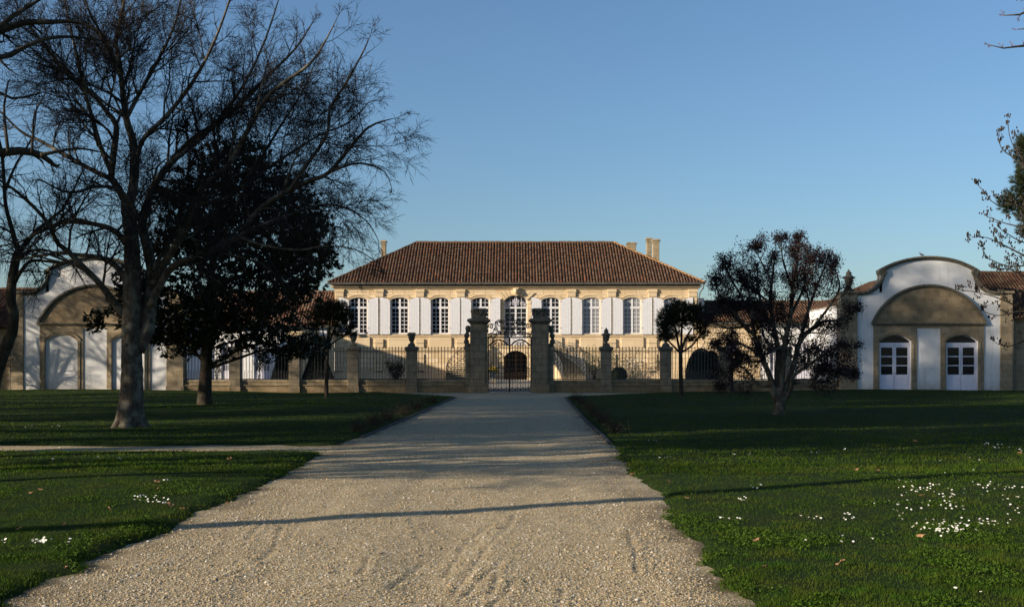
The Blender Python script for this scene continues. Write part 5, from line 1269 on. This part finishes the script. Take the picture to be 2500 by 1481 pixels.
for i, (x, y, s) in enumerate(BELT):
    c = make_belt_tree() if i == 0 else copy_tree(belt0)
    if i == 0: belt0 = c
    c.location = (x, y, 0); c.rotation_euler = (0, 0, rng.uniform(0, 6.28)); c.scale = (s, s, s); c['label'] = LB
side_tree('bare_tree', 'small spreading bare tree just beyond the left edge beside the blind arches', 83, 84.6, -92,
  [(-92,g0(84.6)+2,7),(-94,930,6),(-92,905,5)], [([(-92,905,4.5),(-120,860,3),(-140,810,1.6)], .4), ([(-92,905,4.5),(-80,860,3),(-70,800,1.6)], -.4), ([(-92,905,4),(-60,880,3),(-20,870,1.6),(20,880,1)], .3), ([(-93,915,4),(-130,890,3),(-165,880,1.6)], -.3), ([(-92,900,4),(-96,850,3),(-100,780,1.6)], .2), ([(-88,890,3),(-55,850,2),(-25,810,1.2)], .5)], kids=(2, .8, 1.5), every=.3)
def shade_pine(x, y, h, seed, rad=4.2, bare=.55, nb=14, trunk_r=.3):
    rng = random.Random(seed); rs = np.random.RandomState(seed); t = tree_thing('tall_pine', 'tall pine with a bare trunk beyond the left edge, its trunk shadow crossing the drive' if y < 14 else 'tall pine of the belt beyond the left edge', (x, y, 0), None if y < 14 else 'tall pines of the belt beyond the left edge')
    m = MB(); pts = [Vector((x+.18*math.sin(i*.7+seed), y+.15*math.cos(i*.9), h*i/12-.1*(i==0))) for i in range(13)]; m.tube(pts, [trunk_r*(1-.72*i/12) for i in range(13)], 10)
    tf = []
    for b in range(nb):
        q = bare+(1-bare)*(b+.5)/nb; a = rng.uniform(0, 6.283); r = rad*(1-.55*((q-bare)/(1-bare))**2)*rng.uniform(.6, 1); p0 = Vector((x, y, h*q)); p1 = p0+Vector((math.cos(a)*r, math.sin(a)*r, r*.25)); m.tube([p0, p0.lerp(p1,.5)+Vector((0,0,.2)), p1], [.08, .06, .03], 5)
        for i in range(70):
            s_ = rng.uniform(.3, 1.05); c = p0.lerp(p1, s_)+rv(rng)*.55; tf.append((tuple(c), tuple((rv(rng)+Vector((0,0,.7))).normalized())))
    m.build('trunk', M['bark2'], t, True); needles('crown', tf, M['needle'], t, rs, 16, .34, .022)
shade_pine(-17.5, 9.4, 15, 81, 3.6, .72, 12, .30)
for i, (x, y, h) in enumerate([(-24.5,20,17),(-28,15.5,16),(-28,24,18),(-23,16.5,14),(-31,27,15),(-33,22,19),(-38,35,18),(-45,41,22),(-54,48,27),(-36,47,20),(-43,52,25),(-51,57,27),(-34,54,23),(-48,31,22),(-40,24,16),(-58,42,28),(-49,67,17)]):
    if any(abs(lane(x, y)-g) < w for g, w in ((43.8, 1.8), (70, 2.6))): continue
    shade_pine(x, y, h, 90+i, 4.6, .35, 15, .35)

# ---------------------------------------------------------------- grass, pebbles
rs = np.random.RandomState(5)
def scatter(n, y0, y1, pw):
    """points within the photograph's ground fan, denser towards the viewer"""
    u = rs.uniform(0, 1, n); y = (y0**(1-pw)+(y1**(1-pw)-y0**(1-pw))*u)**(1/(1-pw))
    x = rs.uniform(-1, 1, n)*(.445*y+.6); return x, y
def tufts(n, y0, y1, pw, h, w, name_acc):
    x, y = scatter(n, y0, y1, pw); sd = outside(x, y)
    cl = .5+.5*vnoise(x*.9, y*.7); cl2 = np.clip(.5+.7*vnoise(x*3.1, y*2.6), 0, 1)
    keep = (sd > .10-rs.exponential(.07, n)) & (rs.uniform(0, 1, n) < .55+.45*cl2); x, y, cl, cl2, sd = x[keep], y[keep], cl[keep], cl2[keep], sd[keep]; m = len(x)
    z = np.maximum(lawn_z(x, y), gravel_z(x, y)-.01)-.01; a = rs.uniform(0, 6.283, m); hh = h*rs.uniform(.5, 1.3, m)*(.65+.5*cl*cl2+.35*cl2)
    lean = rs.uniform(.1, .8, m); b2 = rs.uniform(0, 6.283, m); ww = w*rs.uniform(.7, 1.4, m)
    p = np.stack([x, y, z], 1); s = np.stack([np.cos(a)*ww, np.sin(a)*ww, 0*a], 1); t = np.stack([np.cos(b2)*lean*hh, np.sin(b2)*lean*hh, hh], 1)
    name_acc.append(np.stack([p-s, p+s, p+t], 1).reshape(-1, 3))
acc = []
tufts(360000, 9.2, 24, 1.6, .040, .0036, acc); tufts(150000, 22, 60, 1.9, .055, .010, acc); tufts(40000, 55, 86.5, 1.01, .07, .018, acc)
def weeds():                                # small green tufts that have seeded into the gravel
    out = []
    for i in range(150):
        x, y = scatter(1, 9.4, 30, 1.9); x, y = x[0], y[0]
        if outside(x, y) > -.15: continue
        n = rs.randint(8, 40); r = rs.uniform(.02, .09); px_ = x+rs.normal(size=n)*r*1.6; py_ = y+rs.normal(size=n)*r; a = rs.uniform(0, 6.283, n); h = rs.uniform(.008, .028, n); b2 = rs.uniform(0, 6.283, n)
        p = np.stack([px_, py_, gravel_z(px_, py_)-.004], 1); s = np.stack([np.cos(a)*.003, np.sin(a)*.003, 0*a], 1); t = np.stack([np.cos(b2)*h, np.sin(b2)*h, h], 1); out.append(np.stack([p-s, p+s, p+t], 1).reshape(-1, 3))
    return out
acc += weeds()
v = np.concatenate(acc); nb = len(v)//3
g = npmesh('grass', v, np.arange(len(v)).reshape(-1, 3), M['blade'], None, rs.randint(0, 5000, nb).astype(float)); tag(g, 'short green grass of the lawns on both sides of the drive', 'grass', None, 'stuff')
def clover():
    x, y = scatter(260000, 9.2, 34, 1.7); sd = outside(x, y); v = vnoise(x*1.1+13, y*.8)+.6*vnoise(x*3.7, y*2.9+5)
    k = (sd > .05) & (v > .32+.25*rs.uniform(0, 1, len(x))); x, y = x[k], y[k]; n = len(x)
    base = np.stack([x, y, lawn_z(x, y)+rs.uniform(.008, .035, n)], 1); d = rs.normal(size=(n, 3)); d[:, 2] = d[:, 2]*.35+.15; d /= np.linalg.norm(d, axis=1, keepdims=True)
    o = leafcloud('ground_cover', base, d, .026, .022, M['clover'], None, rs, .1); tag(o, 'low clover and broad-leaved weeds growing in patches through the lawns', 'ground cover', None, 'stuff')
clover()
def pebbles():
    n = 440000; x, y = scatter(n, 9.3, 62, 1.95); sd = outside(x, y)
    track = np.clip(.5+.9*vnoise(x*1.6+40, y*.16), 0, 1)*np.clip(1+ruts(x, y)*60, 0, 1); nz = np.clip(.5+.5*vnoise(x*.9, y*.45)+.45*vnoise(x*3.3, y*1.7), 0, 1)
    keep = (sd < .05) & (rs.uniform(0, 1, n) < np.clip(.28+.9*nz*(.4+.6*track), 0, 1)*np.clip((.1-sd)/.5, .12, 1)); x, y = x[keep], y[keep]; n = len(x)
    r = np.clip(rs.lognormal(-5.05, .42, n), .003, .02)*(1+y/60); z = gravel_z(x, y)+r*.1
    base = np.array([(1,0,0),(0,1,0),(-1,0,0),(0,-1,0),(.1,.1,.75)], float); a = rs.uniform(0, 6.283, n); ca, sa = np.cos(a), np.sin(a)
    sc = rs.uniform(.7, 1.3, (n, 5, 3))*base[None]; vx = sc[..., 0]*ca[:, None]-sc[..., 1]*sa[:, None]; vy = sc[..., 0]*sa[:, None]+sc[..., 1]*ca[:, None]
    v = np.stack([x[:, None]+vx*r[:, None], y[:, None]+vy*r[:, None]*.85, z[:, None]+sc[..., 2]*r[:, None]], 2).reshape(-1, 3)
    f0 = np.array([(0,1,4),(1,2,4),(2,3,4),(3,0,4)]); f = (np.arange(n)[:, None, None]*5+f0[None]).reshape(-1, 3)
    o = npmesh('gravel', v, f, M['pebble'], None, np.repeat(rs.randint(0, 9000, n), 4).astype(float), True); tag(o, 'loose pale pebbles strewn over the gravel drive', 'gravel', None, 'stuff')
pebbles()

# ---------------------------------------------------------------- edging strips and dry plants along the drive's far end
def edge_strip(xf, y0, y1, label):
    m = MB(); ys_ = np.linspace(y0, y1, 30)
    for a, b_ in zip(ys_[:-1], ys_[1:]): m.add([(xf(a)-.04,a,-.1),(xf(a)+.04,a,-.1),(xf(b_)+.04,b_,-.1),(xf(b_)-.04,b_,-.1),(xf(a)-.04,a,.07),(xf(a)+.04,a,.07),(xf(b_)+.04,b_,.07),(xf(b_)-.04,b_,.07)], [(4,5,6,7),(0,4,7,3),(1,2,6,5),(0,1,5,4),(2,3,7,6)])
    o = m.build('drive_edging', M['edging']); tag(o, label, 'edging'); rebase(o, (xf(y0), y0, 0))
xl = lambda y: float(interp(y, YL, XL))-.02; xr = lambda y: float(interp(y, YR_, XR_))+.02
edge_strip(xl, 33.5, 74, 'dark edging strip along the left side of the far drive'); edge_strip(xr, 31, 74, 'dark edging strip along the right side of the far drive')
rng = random.Random(8)
WHERE = {-1: 'left', 1: 'right'}
for s, xf, ylist in ((-1, xl, (36, 39.5, 43, 48, 54, 62)), (1, xr, (35.5, 41, 46, 52, 60, 67))):
    for i, y in enumerate(ylist):
        x = xf(y)+s*.45; n = 420; t = thing('dry_plant', 'dry dark border plant along the %s edge of the far drive' % WHERE[s], 'plant', (x, y, .07), 'dry border plants along the %s drive edge' % WHERE[s])
        m = MB()
        for j in range(60):
            a = rng.uniform(0, 6.283); L = rng.uniform(.18, .5); d = Vector((math.cos(a)*.7, math.sin(a)*.7, 1))
            p0 = Vector((x+rng.uniform(-.12,.12), y+rng.uniform(-.5,.5), .06)); m.tube([p0, p0+d*L*.5+rv(rng)*.03, p0+d*L+rv(rng)*.06], [.007, .005, .002], 3)
        m.build('stems', M['twig'], t)
        b_ = np.stack([x+rs.normal(size=n)*.22, y+rs.normal(size=n)*.55, .08+np.abs(rs.normal(size=n))*.17], 1); leafcloud('foliage', b_, rdir(rs, n, .5), .07, .02, M['dry'], t, rs)

# ---------------------------------------------------------------- daisies and dead leaves
dm = MB(); dm.m = 0
for k in range(10):
    a = k*.6283; ca, sa = math.cos(a), math.sin(a); w = .0042
    dm.add([(ca*.004-sa*w*.6, sa*.004+ca*w*.6, .001), (ca*.004+sa*w*.6, sa*.004-ca*w*.6, .001), (ca*.016+sa*w, sa*.016-ca*w, .004), (ca*.019, sa*.019, .003), (ca*.016-sa*w, sa*.016+ca*w, .004)], [(0,1,2,3,4)])
dm.m = 1; dm.blob((0,0,.002), .0062, .0062, .004, 8, 4); dm.m = 2; dm.tube([Vector((0,0,-.06)), Vector((.002,0,-.03)), Vector((0,0,0))], .0012, 4)
daisy0 = dm.build('daisy', [M['petal'], M['yellow'], M['blade']])
def lab(px_, py):
    if px_ < 900:
        return ('white daisy in the small patch at the near left edge of the lawn' if py > 1320 else 'white daisy in the sunny patch beside the dead leaves on the left lawn' if py > 1170 else 'white daisy in the shade on the left lawn')
    if px_ > 2140 and py > 1165 and py < 1335: return 'white daisy in the dense patch on the right lawn'
    if py > 1335: return 'white daisy close to the viewer on the right lawn'
    if py < 1165: return 'white daisy scattered far back on the right lawn'
    return 'white daisy in the sparse patches near the drive on the right lawn'
first = [True]
rng = random.Random(19)
def daisy(px_, py):
    Y = GY(py); x = SX(px_, Y); 
    if outside(x, Y) < .12: return
    o = daisy0 if first[0] else daisy0.copy()
    if not first[0]: C.objects.link(o)
    first[0] = False; s = rng.uniform(.55, .95)
    o.location = (x, Y, float(lawn_z(x, Y))+.05*s); o.rotation_euler = (rng.uniform(.1, .75), rng.uniform(-.3, .3), rng.uniform(-.6, .6)); o.scale = (s, s, s)
    L = lab(px_, py); tag(o, L, 'daisy', L.replace('white daisy', 'white daisies'))
for (cx, cy, sx, sy, n) in [(2230,1205,40,12,16),(2310,1212,50,18,22),(2400,1200,50,16,16),(2470,1210,30,16,12),(2300,1245,60,10,16),(2280,1290,45,18,28),(2340,1290,35,14,22),(2420,1280,50,10,18),(2330,1300,30,8,12),(2470,1250,30,25,8),(2250,1225,60,30,10),
    (2075,1268,10,8,8),(1990,1275,25,4,6),(1820,1235,14,8,7),(1780,1280,22,4,6),(1850,1195,14,6,6),(2190,1260,30,14,8),(2420,1100,40,8,14),(2490,1112,8,6,5),(2060,1105,6,2,3),(1795,1117,5,2,4),(1830,1122,3,3,2),(1985,1110,12,2,3),(2330,1150,90,30,6),(1625,1125,14,3,6),(1600,1082,15,2,4),(2330,1467,4,4,1),(2390,1470,4,4,1),(2100,1330,90,25,5),
    (345,1235,25,8,16),(400,1243,15,6,8),(405,1190,15,3,5),(95,1342,25,4,10),(110,1338,8,5,5),(10,1340,8,4,3),(165,1342,8,3,2),(130,1132,12,2,5),(245,1128,8,2,2),(290,1132,12,3,2),(60,1050,30,3,8),(150,1045,30,3,8),(60,1103,4,2,1)]:
    for i in range(n): daisy(rng.gauss(cx, sx*.62), rng.gauss(cy, sy*.62))
def dead_leaf(px_, py, s, label, on=0):
    s *= .72
    Y = GY(py); x = SX(px_, Y); z = max(float(lawn_z(x, Y))+.035, float(gravel_z(x, Y))+.012); r = random.Random(int(px_*7+py)); m = MB(); pts = []
    for k in range(16):
        a = k*6.283/16; q = s*(.62+.38*abs(math.cos(a*2.5)))*(1.25 if k == 0 else 1)*r.uniform(.85, 1.1); pts.append((math.cos(a)*q, math.sin(a)*q*.8, s*.45*abs(math.cos(a*1.5))*r.uniform(.4, 1)))
    vs = [(0,0,.0)]+pts+[(0,0,-.003)]+[(a_,b_,c-.003) for a_,b_,c in pts]; n = 16
    m.add(vs, [(0,1+k,1+(k+1)%n) for k in range(n)]+[(n+1,n+2+(k+1)%n,n+2+k) for k in range(n)]+[(1+k,n+2+k,n+2+(k+1)%n,1+(k+1)%n) for k in range(n)])
    st_ = Vector((s*.6, 0, s*.1)); m.tube([st_, Vector((s*1.3, .01, s*.2))], .003, 4)
    o = m.build('dead_leaf', M['leafdry']); o.location = (x, Y, z); o.rotation_euler = (r.uniform(.2, .8), r.uniform(-.4, .4), r.uniform(0, 6.28)); tag(o, label, 'dead leaf', 'dead leaves on the lawns')
for (x, y, s, l) in [(382,1196,.075,'curled tan dead leaf standing up behind the sunny daisies on the left lawn'), (386,1211,.045,'small tan dead leaf just below the upright curled one on the left lawn'), (415,1248,.08,'large tan dead leaf right beside the sunny daisies on the left lawn'), (446,1255,.05,'small tan dead leaf between the daisies and the drive on the left lawn'),
    (268,1261,.06,'tan dead leaf left of the sunny daisies on the left lawn'), (47,1310,.06,'tan dead leaf above the nearest daisies at the left edge'), (157,1298,.045,'small dead leaf just below the trunk shadow on the left lawn'), (75,1226,.05,'tan dead leaf at the far left of the sunny strip'), (98,1217,.05,'dark dead leaf beside the tan one at the far left of the sunny strip'),
    (556,1228,.06,'orange dead leaf where the left lawn meets the gravel'), (562,1130,.09,'pale dead leaf in the shade of the left lawn'), (163,1397,.05,'dead leaf on the lawn close to the near left drive edge'),
    (2052,1397,.10,'large orange dead leaf lying alone on the near right lawn'), (2247,1318,.075,'orange dead leaf just below the dense daisies on the right lawn'), (1870,1406,.06,'thin tan dead leaf upright near the right drive edge'), (2252,1222,.05,'brown dead leaf within the dense daisies on the right lawn'),
    (1846,1337,.06,'tan dead leaf where the right lawn meets the bare earth'), (1545,1163,.07,'brown dead leaf at the right drive edge near the sunny grass'), (1634,1187,.06,'orange dead leaf on the bright sunny grass right of the drive'), (2090,1160,.06,'tan dead leaf in the sunlit strip above the long shadow, right lawn'), (2142,1162,.06,'orange dead leaf above the long shadow beside a clover tuft, right lawn'),
    (2234,1088,.08,'grey-brown dead leaf in the far shade of the right lawn'), (2490,1118,.07,'orange dead leaf at the right edge beside daisies'), (1217,1290,.04,'red dead leaf lying on the middle of the gravel drive'), (1677,1230,.05,'tan dead leaf beside the trunk shadow at the right drive edge'), (1712,979,.09,'tan dead leaf far back on the lawn by the right young pine')]:
    dead_leaf(x, y, s, l)

# ---------------------------------------------------------------- pigeon on the gable
def pigeon():
    Y = YP+.1; k = Y/F; p = P(2250, 625.5, Y); t = []
    m = MB(); path = [(.22,.05,.012),(.15,.07,.028),(.08,.10,.055),(.0,.13,.075),(-.07,.16,.068),(-.11,.20,.045),(-.125,.245,.034),(-.14,.275,.036),(-.165,.275,.024),(-.185,.268,.008),(-.205,.262,.003)]
    m.tube([p+Vector((x, 0, z)) for x, z, r in path], [r for x, z, r in path], 10, True)
    for s in (-1, 1): m.tube([p+Vector((.0, s*.03, .08)), p+Vector((-.005, s*.03, .02)), p+Vector((-.04, s*.03, .0))], [.014, .008, .006], 5)
    for s in (-1, 1): m.tube([p+Vector((-.05, s*.06, .16)), p+Vector((.05, s*.065, .13)), p+Vector((.18, s*.03, .075))], [.03, .035, .006], 6)
    o = m.build('pigeon', M['bird'], None, True); tag(o, 'dark pigeon perched on the top of the curved gable', 'bird'); rebase(o, tuple(p))
pigeon()
